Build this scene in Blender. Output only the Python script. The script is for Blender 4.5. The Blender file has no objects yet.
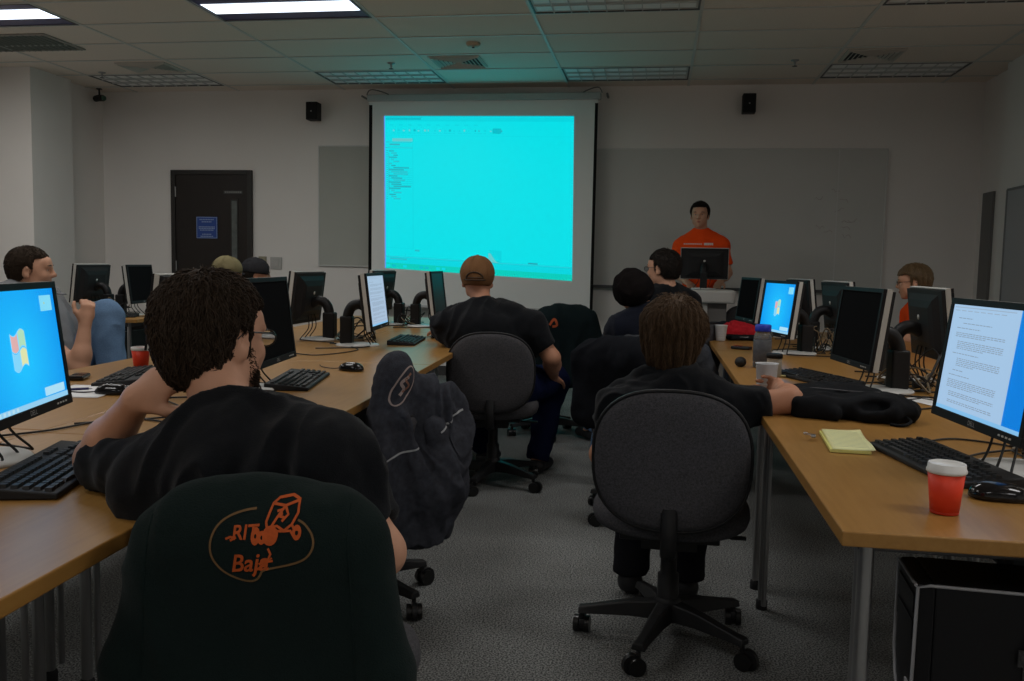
import bpy, math, random
import numpy as np
from mathutils import Vector, Matrix, Euler
from mathutils.bvhtree import BVHTree

S = bpy.context.scene
COL = S.collection
R = math.radians

# ---------------------------------------------------------------- camera, exposure, world, room lights
def make_camera():
    f = 900.0
    yaw, pitch, roll = math.atan(143/f), math.atan(77/f), R(1.1)
    F = Vector((-math.sin(yaw)*math.cos(pitch), math.cos(yaw)*math.cos(pitch), -math.sin(pitch)))
    X = Vector((math.cos(yaw), math.sin(yaw), 0)); U = X.cross(F)
    X2 = X*math.cos(roll)+U*math.sin(roll); U2 = -X*math.sin(roll)+U*math.cos(roll)
    cd = bpy.data.cameras.new('camera'); co = bpy.data.objects.new('camera', cd); COL.objects.link(co)
    cd.sensor_width = 36; cd.lens = f/1024*36; cd.clip_start = .05; cd.clip_end = 60
    m = Matrix((X2, U2, -F)).transposed().to_4x4(); m.translation = Vector((0, 0, 1.2))
    co.matrix_world = m
    S.camera = co
make_camera()
S.view_settings.view_transform = 'Standard'
S.view_settings.look = 'None'
S.view_settings.gamma = 1
S.view_settings.exposure = 0
S.view_settings.use_curve_mapping = False
S.cycles.use_denoising = True
S.cycles.max_bounces = 8
wd = bpy.data.worlds.new('world'); S.world = wd; wd.use_nodes = True
wd.node_tree.nodes['Background'].inputs[0].default_value = (.5, .55, .6, 1)
wd.node_tree.nodes['Background'].inputs[1].default_value = .02
CEIL = 3.0
TX = [-5.70, -4.51, -3.32, -2.13, -.94, .25, 1.44, 2.63]      # tee lines across the room
# louvred ceiling lights: (x0, near edge Y, lit power)
LIGHTS = [(-5.70, 6.0, 12), (-3.32, 6.0, 12), (-.94, 6.0, 0), (1.44, 6.0, 0),
          (-5.70, 8.4, 0), (-3.32, 8.4, 0), (-.94, 8.4, 0), (1.44, 8.4, 0),
          (-5.70, 3.6, 6), (-3.32, 3.6, 9), (-.94, 3.6, 9), (1.44, 3.6, 11),
          (-5.70, 1.2, 0), (-3.32, 1.2, 8), (-.94, 1.2, 0), (1.44, 1.2, 10),
          (-3.32, -1.2, 8), (-.94, -1.2, 8), (1.44, -1.2, 8)]
LIGHT_GAIN = 1.4
def room_lights():
    for x0, y0, p in LIGHTS:
        if not p: continue
        l = bpy.data.lights.new('louvre_light', 'AREA'); l.shape = 'RECTANGLE'; l.size = 1.1; l.size_y = .5
        l.energy = p*LIGHT_GAIN; l.color = (1.0, .97, .93); l.spread = R(175 if y0 > 3 else 140)
        o = bpy.data.objects.new('louvre_light', l); COL.objects.link(o)
        o.location = (x0+.595, y0+.3, CEIL-.004)
room_lights()

# ---------------------------------------------------------------- materials
MATS = {}
def mat(name, col, rough=.6, spec=.5, metal=0, bump=0, bscale=80, var=0, vscale=20, emit=None, es=1, trans=0, coat=0, sheen=0, ior=1.45, alpha=1):
    if name in MATS: return MATS[name]
    m = bpy.data.materials.new(name); m.use_nodes = True; nt = m.node_tree
    b = nt.nodes['Principled BSDF']
    b.inputs['Base Color'].default_value = (*col, 1); b.inputs['Roughness'].default_value = rough
    b.inputs['Specular IOR Level'].default_value = spec; b.inputs['Metallic'].default_value = metal
    b.inputs['Transmission Weight'].default_value = trans; b.inputs['Coat Weight'].default_value = coat
    b.inputs['Sheen Weight'].default_value = sheen; b.inputs['IOR'].default_value = ior
    if emit:
        b.inputs['Emission Color'].default_value = (*emit, 1); b.inputs['Emission Strength'].default_value = es
    if bump or var:
        tc = nt.nodes.new('ShaderNodeTexCoord')
    if bump:
        n = nt.nodes.new('ShaderNodeTexNoise'); n.inputs['Scale'].default_value = bscale; n.inputs['Detail'].default_value = 4
        bp = nt.nodes.new('ShaderNodeBump'); bp.inputs['Strength'].default_value = bump; bp.inputs['Distance'].default_value = .01
        nt.links.new(tc.outputs['Object'], n.inputs['Vector']); nt.links.new(n.outputs['Fac'], bp.inputs['Height'])
        nt.links.new(bp.outputs['Normal'], b.inputs['Normal'])
    if var:
        n2 = nt.nodes.new('ShaderNodeTexNoise'); n2.inputs['Scale'].default_value = vscale; n2.inputs['Detail'].default_value = 5
        mx = nt.nodes.new('ShaderNodeMix'); mx.data_type = 'RGBA'
        mx.inputs[6].default_value = (*[c*(1-var) for c in col], 1); mx.inputs[7].default_value = (*[min(1, c*(1+var)) for c in col], 1)
        nt.links.new(tc.outputs['Object'], n2.inputs['Vector']); nt.links.new(n2.outputs['Fac'], mx.inputs[0])
        nt.links.new(mx.outputs[2], b.inputs['Base Color'])
    MATS[name] = m
    return m

def wood_mat():
    m = mat('desk_laminate', (.5, .29, .1), .33, .5)
    nt = m.node_tree; b = nt.nodes['Principled BSDF']
    tc = nt.nodes.new('ShaderNodeTexCoord'); mp = nt.nodes.new('ShaderNodeMapping'); mp.inputs['Scale'].default_value = (14, 1.2, 14)
    n = nt.nodes.new('ShaderNodeTexNoise'); n.inputs['Scale'].default_value = 5; n.inputs['Detail'].default_value = 8; n.inputs['Roughness'].default_value = .6
    cr = nt.nodes.new('ShaderNodeValToRGB')
    cr.color_ramp.elements[0].position = .3; cr.color_ramp.elements[0].color = (.315, .155, .037, 1)
    cr.color_ramp.elements[1].position = .7; cr.color_ramp.elements[1].color = (.375, .195, .052, 1)
    nt.links.new(tc.outputs['Object'], mp.inputs[0]); nt.links.new(mp.outputs[0], n.inputs['Vector'])
    nt.links.new(n.outputs['Fac'], cr.inputs[0]); nt.links.new(cr.outputs[0], b.inputs['Base Color'])
    return m
def carpet_mat():
    m = mat('carpet_weave', (.2, .2, .2), .95, .1)
    nt = m.node_tree; b = nt.nodes['Principled BSDF']
    tc = nt.nodes.new('ShaderNodeTexCoord')
    n = nt.nodes.new('ShaderNodeTexNoise'); n.inputs['Scale'].default_value = 170; n.inputs['Detail'].default_value = 3
    n3 = nt.nodes.new('ShaderNodeTexNoise'); n3.inputs['Scale'].default_value = 3; n3.inputs['Detail'].default_value = 3
    cr = nt.nodes.new('ShaderNodeValToRGB')
    cr.color_ramp.elements[0].position = .42; cr.color_ramp.elements[0].color = (.09, .095, .093, 1)
    cr.color_ramp.elements[1].position = .58; cr.color_ramp.elements[1].color = (.38, .39, .38, 1)
    mx = nt.nodes.new('ShaderNodeMix'); mx.data_type = 'RGBA'; mx.blend_type = 'MULTIPLY'; mx.inputs[0].default_value = .35
    bp = nt.nodes.new('ShaderNodeBump'); bp.inputs['Strength'].default_value = .6; bp.inputs['Distance'].default_value = .01
    for q in (n, n3): nt.links.new(tc.outputs['Object'], q.inputs['Vector'])
    nt.links.new(n.outputs['Fac'], cr.inputs[0]); nt.links.new(cr.outputs[0], mx.inputs[6]); nt.links.new(n3.outputs['Fac'], mx.inputs[7])
    nt.links.new(mx.outputs[2], b.inputs['Base Color']); nt.links.new(n.outputs['Fac'], bp.inputs['Height']); nt.links.new(bp.outputs['Normal'], b.inputs['Normal'])
    return m
def fabric(name, col, var=.35, vscale=260, bump=.35, sheen=.0):
    return mat(name, col, .95, .15 if max(col) > .06 else .02, bump=bump, bscale=420, var=var, vscale=vscale, sheen=sheen)
def emis(name, col, s=1, rough=.4):
    return mat(name, (.01, .01, .01), rough, .3, emit=col, es=s)
WOOD = wood_mat(); CARPET = carpet_mat()
WALL = mat('wall_paint', (.80, .765, .73), .85, .2, bump=.05, bscale=200, var=.04, vscale=2)
TILE = mat('ceiling_tile', (.80, .71, .62), .95, .1, bump=.3, bscale=160, var=.10, vscale=90)
TEE = mat('tee_enamel', (.62, .61, .57), .5, .4)
BLACKP = mat('black_plastic', (.012, .012, .013), .5, .3, bump=.04, bscale=300)
BLACKM = mat('matte_black_plastic', (.016, .016, .017), .6, .35, bump=.08, bscale=400)
GLOSS = mat('gloss_black', (.008, .008, .009), .12, .5)
OFFSC = mat('dark_screen_glass', (.010, .011, .012), .75, .0)
SILVER = mat('silver_plastic', (.55, .55, .52), .4, .5)
CHROME = mat('brushed_steel', (.36, .36, .36), .35, .5, metal=.9)
WHITEP = mat('white_plastic', (.62, .62, .60), .5, .5)
PAPER = mat('white_paper', (.80, .80, .80), .9, .1)
CABLE = mat('cable_rubber', (.015, .015, .015), .5, .4)
SKIN = mat('skin', (.50, .24, .145), .55, .35, bump=.05, bscale=120, var=.12, vscale=18)
SKINP = mat('pale_skin', (.58, .31, .20), .55, .35, bump=.05, bscale=120, var=.12, vscale=18)
EYEW = mat('eye_white', (.7, .68, .65), .25, .5); EYED = mat('eye_iris', (.04, .025, .015), .2, .5)

# ---------------------------------------------------------------- object helpers
def tag(o, label=None, cat=None, group=None, kind=None):
    if label: o['label'] = label
    if cat: o['category'] = cat
    if group: o['group'] = group
    if kind: o['kind'] = kind
    return o
def empty(name, loc=(0, 0, 0), rz=0, label=None, cat=None, group=None):
    o = bpy.data.objects.new(name, None); COL.objects.link(o); o.location = loc; o.rotation_euler = (0, 0, rz)
    o.empty_display_size = .1
    return tag(o, label, cat, group)
def mesh_obj(name, V, F, mats, parent=None, smooth=False, mi=None, bevel=0, seg=2, off=None):
    V = np.asarray(V, dtype=float)
    if off is not None: V = V-np.asarray(off)
    me = bpy.data.meshes.new(name); me.from_pydata(V.tolist(), [], F if isinstance(F, list) else F.tolist())
    if not isinstance(mats, (list, tuple)): mats = [mats]
    for m in mats: me.materials.append(m)
    if mi is not None: me.polygons.foreach_set('material_index', mi)
    if smooth is True: me.polygons.foreach_set('use_smooth', [True]*len(me.polygons))
    elif smooth: me.polygons.foreach_set('use_smooth', list(smooth))
    me.update(); me.validate()
    o = bpy.data.objects.new(name, me); COL.objects.link(o)
    if parent: o.parent = parent
    if bevel:
        b = o.modifiers.new('bevel', 'BEVEL'); b.width = bevel; b.segments = seg; b.limit_method = 'ANGLE'; b.angle_limit = R(40)
    return o
def copy_tree(o, parent=None):
    c = o.copy(); COL.objects.link(c)
    if parent: c.parent = parent
    for ch in list(o.children): copy_tree(ch, c)
    return c
def place(proto, first, loc, rz, label, group=None, scale=None):
    """first: use the prototype itself; else a copy with its parts"""
    o = proto if first else copy_tree(proto)
    o.location = loc; o.rotation_euler = (0, 0, rz)
    if scale: o.scale = scale
    o['label'] = label
    if group: o['group'] = group
    return o

class B:
    def __init__(s): s.V = []; s.F = []; s.M = []; s.S = []
    def add(s, V, F, mi=0, sm=False, M=None):
        n = len(s.V)
        for v in V:
            v = Vector(v)
            s.V.append(tuple(M @ v) if M is not None else tuple(v))
        for f in F: s.F.append([n+i for i in f]); s.M.append(mi); s.S.append(sm)
        return s
    def box(s, c, d, mi=0, M=None, taper=1.0):
        x, y, z = [q/2 for q in d]
        t = taper
        V = [(-x, -y, -z), (x, -y, -z), (x, y, -z), (-x, y, -z), (-x*t, -y*t, z), (x*t, -y*t, z), (x*t, y*t, z), (-x*t, y*t, z)]
        T = Matrix.Translation(c) @ (M if M is not None else Matrix.Identity(4))
        return s.add(V, [(0, 3, 2, 1), (4, 5, 6, 7), (0, 1, 5, 4), (1, 2, 6, 5), (2, 3, 7, 6), (3, 0, 4, 7)], mi, False, T)
    def box2(s, a, b, mi=0, M=None):
        V = [(a[0], a[1], a[2]), (b[0], a[1], a[2]), (b[0], b[1], a[2]), (a[0], b[1], a[2]), (a[0], a[1], b[2]), (b[0], a[1], b[2]), (b[0], b[1], b[2]), (a[0], b[1], b[2])]
        return s.add(V, [(0, 3, 2, 1), (4, 5, 6, 7), (0, 1, 5, 4), (1, 2, 6, 5), (2, 3, 7, 6), (3, 0, 4, 7)], mi, False, M)
    def tube(s, P, r, seg=8, mi=0, M=None, caps=True, closed=False, flat=1.0):
        P = [Vector(p) for p in P]; n = len(P)
        rr = r if isinstance(r, (list, tuple, np.ndarray)) else [r]*n
        V = []; F = []; up = None
        for i in range(n):
            if closed: t = P[(i+1) % n]-P[i-1]
            else: t = P[min(i+1, n-1)]-P[max(i-1, 0)]
            t = t.normalized() if t.length > 1e-9 else Vector((0, 0, 1))
            if up is None:
                up = Vector((0, 0, 1)) if abs(t.z) < .9 else Vector((0, 1, 0))
            a = (up-t*up.dot(t))
            if a.length < 1e-4: a = t.orthogonal()
            a.normalize(); up = a; b = t.cross(a)
            for k in range(seg):
                th = 2*math.pi*k/seg
                V.append(P[i]+a*(math.cos(th)*rr[i]*flat)+b*(math.sin(th)*rr[i]))
        m = n if closed else n-1
        for i in range(m):
            for k in range(seg):
                i2 = (i+1) % n
                F.append((i*seg+k, i*seg+(k+1) % seg, i2*seg+(k+1) % seg, i2*seg+k))
        s.add(V, F, mi, True, M)
        if caps and not closed:
            s.add([V[k] for k in range(seg)], [tuple(range(seg-1, -1, -1))], mi, False, M)
            s.add([V[(n-1)*seg+k] for k in range(seg)], [tuple(range(seg))], mi, False, M)
        return s
    def lathe(s, prof, c=(0, 0, 0), seg=24, mi=0, M=None, caps=True):
        V = []; F = []
        for r, z in prof:
            for k in range(seg):
                th = 2*math.pi*k/seg; V.append((c[0]+r*math.cos(th), c[1]+r*math.sin(th), c[2]+z))
        for i in range(len(prof)-1):
            for k in range(seg): F.append((i*seg+k, i*seg+(k+1) % seg, (i+1)*seg+(k+1) % seg, (i+1)*seg+k))
        s.add(V, F, mi, True, M)
        if caps:
            s.add([V[k] for k in range(seg)], [tuple(range(seg-1, -1, -1))], mi, False, M)
            s.add([V[(len(prof)-1)*seg+k] for k in range(seg)], [tuple(range(seg))], mi, False, M)
        return s
    def prism(s, pts, z0, z1, mi=0, M=None):
        n = len(pts)
        V = [(x, y, z0) for x, y in pts]+[(x, y, z1) for x, y in pts]
        F = [tuple(range(n-1, -1, -1)), tuple(range(n, 2*n))]+[(i, (i+1) % n, n+(i+1) % n, n+i) for i in range(n)]
        return s.add(V, F, mi, False, M)
    def pillow(s, outline, prof, mi=0, M=None, bend=None):
        """rounded slab: outline(theta)->(x,z) unit outline; prof: list of (scale, y)"""
        seg = 48; V = []; F = []
        for sc, y in prof:
            for k in range(seg):
                x, z = outline(2*math.pi*k/seg); x *= sc; z *= sc
                yy = y+(bend(x, z) if bend else 0)
                V.append((x, yy, z))
        n = len(prof)
        for i in range(n-1):
            for k in range(seg): F.append((i*seg+k, i*seg+(k+1) % seg, (i+1)*seg+(k+1) % seg, (i+1)*seg+k))
        F.append(tuple(range(seg-1, -1, -1))); F.append(tuple((n-1)*seg+k for k in range(seg)))
        return s.add(V, F, mi, True, M)
    def obj(s, name, mats, parent=None, bevel=0, seg=2, off=None):
        return mesh_obj(name, s.V, s.F, mats, parent, s.S, s.M, bevel, seg, off)

def superel(w, h, n=3.2):
    def f(t):
        c, q = math.cos(t), math.sin(t)
        return (w*math.copysign(abs(c)**(2/n), c), h*math.copysign(abs(q)**(2/n), q))
    return f
def smoothpath(P, n=6):
    """Catmull-Rom resample"""
    P = [Vector(p) for p in P]; out = []
    for i in range(len(P)-1):
        a, b, c, d = P[max(i-1, 0)], P[i], P[i+1], P[min(i+2, len(P)-1)]
        for k in range(n):
            t = k/n
            out.append(.5*((2*b)+(c-a)*t+(2*a-5*b+4*c-d)*t*t+(3*b-a-3*c+d)*t**3))
    out.append(P[-1]); return out
def text_geo(txt, size=.1, shear=0, extrude=.0, res=3):
    cu = bpy.data.curves.new('t', 'FONT'); cu.body = txt; cu.size = size; cu.shear = shear; cu.extrude = extrude
    cu.align_x = 'CENTER'; cu.align_y = 'CENTER'; cu.resolution_u = res
    o = bpy.data.objects.new('t', cu); COL.objects.link(o)
    dg = bpy.context.evaluated_depsgraph_get(); ev = o.evaluated_get(dg); me = ev.to_mesh()
    V = [tuple(v.co) for v in me.vertices]; F = [tuple(p.vertices) for p in me.polygons]
    ev.to_mesh_clear(); bpy.data.objects.remove(o); bpy.data.curves.remove(cu)
    return V, F

# ---------------------------------------------------------------- smooth-blended solids (distance field -> mesh)
_rng = np.random.RandomState(7); _lat = _rng.rand(32, 32, 32).astype(np.float32)
def vnoise(P):
    i = np.floor(P).astype(int); f = P-i; f = f*f*(3-2*f)
    r = 0
    for dx in (0, 1):
        for dy in (0, 1):
            for dz in (0, 1):
                w = (f[:, 0] if dx else 1-f[:, 0])*(f[:, 1] if dy else 1-f[:, 1])*(f[:, 2] if dz else 1-f[:, 2])
                r = r+w*_lat[(i[:, 0]+dx) % 32, (i[:, 1]+dy) % 32, (i[:, 2]+dz) % 32]
    return r*2-1
def fbm(P, o=3):
    r = 0; a = 1; t = 0
    for k in range(o): r = r+a*vnoise(P*(2.03**k)+k*7.3); t += a; a *= .5
    return r/t
class Sdf:
    def __init__(s): s.P = []
    def cone(s, a, b, ra, rb, k=.03, cutb=False, cuta=False, op='u'):
        s.P.append(('c', np.array(a, float), np.array(b, float), ra, rb, k, cutb, cuta, op)); return s
    def ell(s, c, r, Rm=None, k=.03, op='u'):
        s.P.append(('e', np.array(c, float), np.array(r, float), np.eye(3) if Rm is None else np.array(Rm, float), k, op)); return s
    def box(s, c, h, rad, Rm=None, k=.02, op='u'):
        s.P.append(('b', np.array(c, float), np.array(h, float), rad, np.eye(3) if Rm is None else np.array(Rm, float), k, op)); return s
    def mesh(s, h, smooth=1):
        lo = np.full(3, 1e9); hi = -lo; bbs = []
        for p in s.P:
            if p[0] == 'c': r = max(p[3], p[4]); l = np.minimum(p[1], p[2])-r; u = np.maximum(p[1], p[2])+r; k = p[5]; op = p[8]
            elif p[0] == 'e': e = np.abs(p[3]) @ p[2]; l = p[1]-e; u = p[1]+e; k = p[4]; op = p[5]
            else: e = np.abs(p[4]) @ p[2]; l = p[1]-e; u = p[1]+e; k = p[5]; op = p[6]
            m = k+3*h; bbs.append((l-m, u+m, k, op))
            if op == 'u': lo = np.minimum(lo, l-4*h-k*.3); hi = np.maximum(hi, u+4*h+k*.3)
        n = np.ceil((hi-lo)/h).astype(int)+1
        F = np.full(tuple(n), 1.0, np.float32)
        for p, (l, u, k, op) in zip(s.P, bbs):
            i0 = np.clip(np.floor((l-lo)/h).astype(int), 0, n); i1 = np.clip(np.ceil((u-lo)/h).astype(int)+1, 0, n)
            if (i1 <= i0).any(): continue
            X = (lo[0]+h*np.arange(i0[0], i1[0])).astype(np.float32)[:, None, None]
            Y = (lo[1]+h*np.arange(i0[1], i1[1])).astype(np.float32)[None, :, None]
            Z = (lo[2]+h*np.arange(i0[2], i1[2])).astype(np.float32)[None, None, :]
            if p[0] == 'c':
                a, b, ra, rb, cutb, cuta = p[1], p[2], p[3], p[4], p[6], p[7]; ab = b-a; L2 = max(ab@ab, 1e-9); L = math.sqrt(L2)
                dx, dy, dz = X-a[0], Y-a[1], Z-a[2]
                pr = dx*ab[0]+dy*ab[1]+dz*ab[2]; t = np.clip(pr/L2, 0, 1)
                d = np.sqrt((dx-t*ab[0])**2+(dy-t*ab[1])**2+(dz-t*ab[2])**2)-(ra+(rb-ra)*t)
                if cutb: d = np.maximum(d, pr/L-L)
                if cuta: d = np.maximum(d, -pr/L)
            elif p[0] == 'e':
                c, r, Rm = p[1], p[2], p[3]
                dx, dy, dz = X-c[0], Y-c[1], Z-c[2]
                q = [(dx*Rm[0][i]+dy*Rm[1][i]+dz*Rm[2][i]) for i in range(3)]
                k0 = np.sqrt((q[0]/r[0])**2+(q[1]/r[1])**2+(q[2]/r[2])**2)
                k1 = np.sqrt((q[0]/r[0]**2)**2+(q[1]/r[1]**2)**2+(q[2]/r[2]**2)**2)+1e-6
                d = k0*(k0-1)/k1
            else:
                c, hh, rad, Rm = p[1], p[2], p[3], p[4]
                dx, dy, dz = X-c[0], Y-c[1], Z-c[2]
                q = [np.abs(dx*Rm[0][i]+dy*Rm[1][i]+dz*Rm[2][i])-(hh[i]-rad) for i in range(3)]
                d = np.sqrt(sum(np.maximum(v, 0)**2 for v in q))+np.minimum(np.maximum(q[0], np.maximum(q[1], q[2])), 0)-rad
            G = F[i0[0]:i1[0], i0[1]:i1[1], i0[2]:i1[2]]
            if op == 'u':
                hh_ = np.maximum(k-np.abs(G-d), 0)/k; G[...] = np.minimum(G, d)-hh_*hh_*k*.25
            else:
                hh_ = np.maximum(k-np.abs(G+d), 0)/k; G[...] = np.maximum(G, -d)+hh_*hh_*k*.25
        return surfnet(F, lo, h, smooth)
def surfnet(F, lo, h, smooth=1):
    ins = F < 0; nx, ny, nz = F.shape
    cnt = np.zeros((nx-1, ny-1, nz-1), np.int8)
    C = [(a, b, c) for a in (0, 1) for b in (0, 1) for c in (0, 1)]
    for a, b, c in C: cnt += ins[a:nx-1+a, b:ny-1+b, c:nz-1+c]
    act = (cnt > 0) & (cnt < 8); I = np.argwhere(act)
    idx = np.full(act.shape, -1, np.int64); idx[act] = np.arange(len(I))
    val = {c: F[I[:, 0]+c[0], I[:, 1]+c[1], I[:, 2]+c[2]] for c in C}
    acc = np.zeros((len(I), 3)); num = np.zeros(len(I))
    for c in C:
        for ax in range(3):
            if c[ax]: continue
            c2 = list(c); c2[ax] = 1; c2 = tuple(c2)
            v0, v1 = val[c], val[c2]; m = (v0 < 0) != (v1 < 0)
            t = np.where(m, v0/np.where(m, v0-v1, 1), 0)
            pt = np.repeat(np.array([c], float), len(I), 0); pt[:, ax] += t
            acc += pt*m[:, None]; num += m
    V = lo+h*(I+acc/num[:, None])
    Q = []
    for ax in range(3):
        o1, o2 = [(1, 2), (2, 0), (0, 1)][ax]
        sl0 = [slice(None)]*3; sl1 = [slice(None)]*3; sl0[ax] = slice(0, -1); sl1[ax] = slice(1, None)
        a, b = ins[tuple(sl0)], ins[tuple(sl1)]
        E = np.argwhere(a != b); E = E[(E[:, o1] > 0) & (E[:, o2] > 0) & (E[:, o1] < F.shape[o1]-1) & (E[:, o2] < F.shape[o2]-1)]
        fl = a[E[:, 0], E[:, 1], E[:, 2]]
        def at(d1, d2):
            e = E.copy(); e[:, o1] -= d1; e[:, o2] -= d2; return idx[e[:, 0], e[:, 1], e[:, 2]]
        q = np.stack([at(1, 1), at(0, 1), at(0, 0), at(1, 0)], 1)
        q[~fl] = q[~fl][:, ::-1]; Q.append(q)
    Q = np.concatenate(Q)
    for _ in range(smooth): V = lap(V, Q)
    return V, Q
def lap(V, Q, w=.5):
    A = np.zeros_like(V); n = np.zeros(len(V))
    for i in range(4):
        a, b = Q[:, i], Q[:, (i+1) % 4]
        for j in range(3):
            A[:, j] += np.bincount(a, V[b, j], len(V)); A[:, j] += np.bincount(b, V[a, j], len(V))
        n += np.bincount(a, minlength=len(V)); n += np.bincount(b, minlength=len(V))
    n[n == 0] = 1
    return V*(1-w)+w*A/n[:, None]
def normals(V, Q):
    N = np.cross(V[Q[:, 2]]-V[Q[:, 0]], V[Q[:, 3]]-V[Q[:, 1]]); A = np.zeros_like(V)
    for i in range(4):
        for j in range(3): A[:, j] += np.bincount(Q[:, i], N[:, j], len(V))
    return A/(np.linalg.norm(A, axis=1)[:, None]+1e-12)
def folds(V, Q, amp=.008, scale=(9, 9, 5), seed=0, fine=.25):
    """cloth wrinkles: ridged noise pushed along the normals"""
    N = normals(V, Q); P = V*np.array(scale)+seed*3.7
    w = fbm(P*.6+11, 2)[:, None]*1.2
    r = 1-np.abs(fbm(P+w, 2))*2.6
    r2 = fbm(V*28+seed, 2)
    return V+N*((np.clip(r, -.6, 1)-.05)*amp+r2*amp*fine)[:, None]

# ================================================================ THE ROOM
YB, YF, XL, XR = 9.3, -2.6, -6.12, 3.02
def struct(name, b, m, parent=None, bevel=0):
    o = b.obj(name, m, parent, bevel)
    if not parent: o['kind'] = 'structure'
    return o
def room():
    struct('floor', B().box2((-7.2, YF, -.1), (3.6, YB+.1, 0)), CARPET)
    struct('wall_back', B().box2((-7.2, YB, 0), (3.6, YB+.12, CEIL)), WALL)
    struct('wall_front', B().box2((-7.2, YF-.12, 0), (3.6, YF, CEIL)), WALL)
    struct('wall_left', B().box2((-7.2, 8.62, 0), (XL, YB, CEIL)).box2((-7.2, 8.0, 0), (-6.02, 8.62, CEIL)).box2((-7.2, YF, 0), (-6.55, 8.0, CEIL)), WALL)
    struct('wall_right', B().box2((XR, 8.5, 0), (3.6, YB, CEIL)).box2((2.93, 7.0, 0), (3.6, 8.5, CEIL)).box2((3.1, YF, 0), (3.6, 7.0, CEIL)), WALL)
    # ceiling tiles: slab with openings left where the lights and grilles sit flush below it
    struct('ceiling', B().box2((-7.2, YF, CEIL), (3.6, YB+.1, CEIL+.1)), TILE)
    g = B(); z0, z1 = CEIL-.006, CEIL-.0005
    for x in TX: g.box2((x-.012, YF, z0), (x+.012, YB, z1))
    k = 0; y = 9.0
    while y > YF:
        g.box2((-6.5, y-.012, z0-.0006), (3.05, y+.012, z1-.0006)); y -= .6
    struct('trim_1', g, TEE)
    bb = mat('baseboard_rubber', (.05, .05, .05), .6)
    struct('baseboard_back', B().box2((XL, YB-.012, 0), (-5.30, YB, .1)).box2((-4.35, YB-.012, 0), (XR, YB, .1)), bb)
    struct('baseboard_left', B().box2((XL, 8.62, 0), (XL+.012, YB, .1)).box2((-6.02, 8.0, 0), (-6.008, 8.62, .1)), bb)
    struct('baseboard_right', B().box2((2.918, 7.0, 0), (2.93, 8.5, .1)), bb)
room()

def door():
    DD = mat('dark_door_veneer', (.016, .011, .009), .45, .4, bump=.05, bscale=40, var=.3, vscale=6)
    FR = mat('door_frame_paint', (.02, .017, .015), .5)
    x0, x1, zt = -5.245, -4.405, 2.12
    d = empty('door_1', (0, 0, 0)); d['kind'] = 'structure'
    B().box2((x0, YB-.03, 0), (x1, YB-.002, zt-.02)).obj('door_leaf', DD, d, .003)
    B().box2((x0-.05, YB-.045, 0), (x0, YB-.001, zt+.03)).box2((x1, YB-.045, 0), (x1+.05, YB-.001, zt+.03)).box2((x0, YB-.045, zt-.02), (x1, YB-.001, zt+.03)).obj('door_frame', FR, d, .003)
    f = B().box2((-4.60, YB-.036, 1.0), (-4.51, YB-.03, 1.84)).obj('vision_frame', FR, d, .002)
    gl = mat('vision_glass', (.10, .115, .11), .08, .6, bump=.2, bscale=30, var=.5, vscale=14)
    B().box2((-4.585, YB-.039, 1.02), (-4.525, YB-.036, 1.82)).obj('vision_glass', gl, f)
    h = B().tube([(-4.44, YB-.03, 1.0), (-4.44, YB-.09, 1.0), (-4.50, YB-.09, 1.0)], .011).lathe([(.03, 0), (.03, .008)], (0, 0, 0), 16, M=Matrix.Translation((-4.44, YB-.03, 1.0)) @ Matrix.Rotation(R(90), 4, 'X'))
    h.obj('door_handle', CHROME, d)
    for z in (.25, 1.05, 1.86): B().tube([(x0+.004, YB-.038, z), (x0+.004, YB-.038, z+.11)], .008).obj('hinge', CHROME, d)
    # notice and name card
    s = tag(B().box2((-5.0, YB-.036, 1.41), (-4.755, YB-.0315, 1.645)).obj('notice', mat('notice_blue', (.02, .07, .32), .5), None, .001), 'blue square notice with white lines taped to the dark door', 'sign')
    w = mat('notice_print', (.33, .42, .62), .6)
    b = B(); yy = YB-.0372
    def line(cx, z, wd, h): b.box2((cx-wd/2, yy, z-h/2), (cx+wd/2, yy+.001, z+h/2))
    c = -4.8775
    for z, wd, n in ((1.615, .17, 9), (1.590, .12, 6), (1.535, .19, 11), (1.518, .19, 10), (1.500, .16, 9), (1.455, .11, 6), (1.433, .15, 8)):
        for i in range(n):
            a = -wd/2+wd*i/n; line(c+a+wd/n*.42, z, wd/n*.72, .010)
    for q in ((-4.997, 1.413, -4.758, 1.418), (-4.997, 1.637, -4.758, 1.642), (-4.997, 1.413, -4.992, 1.642), (-4.763, 1.413, -4.758, 1.642)): b.box2((q[0], yy, q[1]), (q[2], yy+.001, q[3]))
    pr = b.obj('print', w, s)
    s = tag(B().box2((-4.68, YB-.034, 1.895), (-4.46, YB-.0315, 1.93)).obj('name_card', mat('name_card_plate', (.05, .05, .05), .5), None, .001), 'small dark name strip with pale lettering above the door window', 'sign')
    b = B()
    for i in range(9): b.box2((-4.665+i*.022, YB-.0352, 1.905), (-4.665+i*.022+.015, YB-.034, 1.922))
    b.obj('print', mat('card_print', (.25, .25, .24), .6), s)
door()

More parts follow.
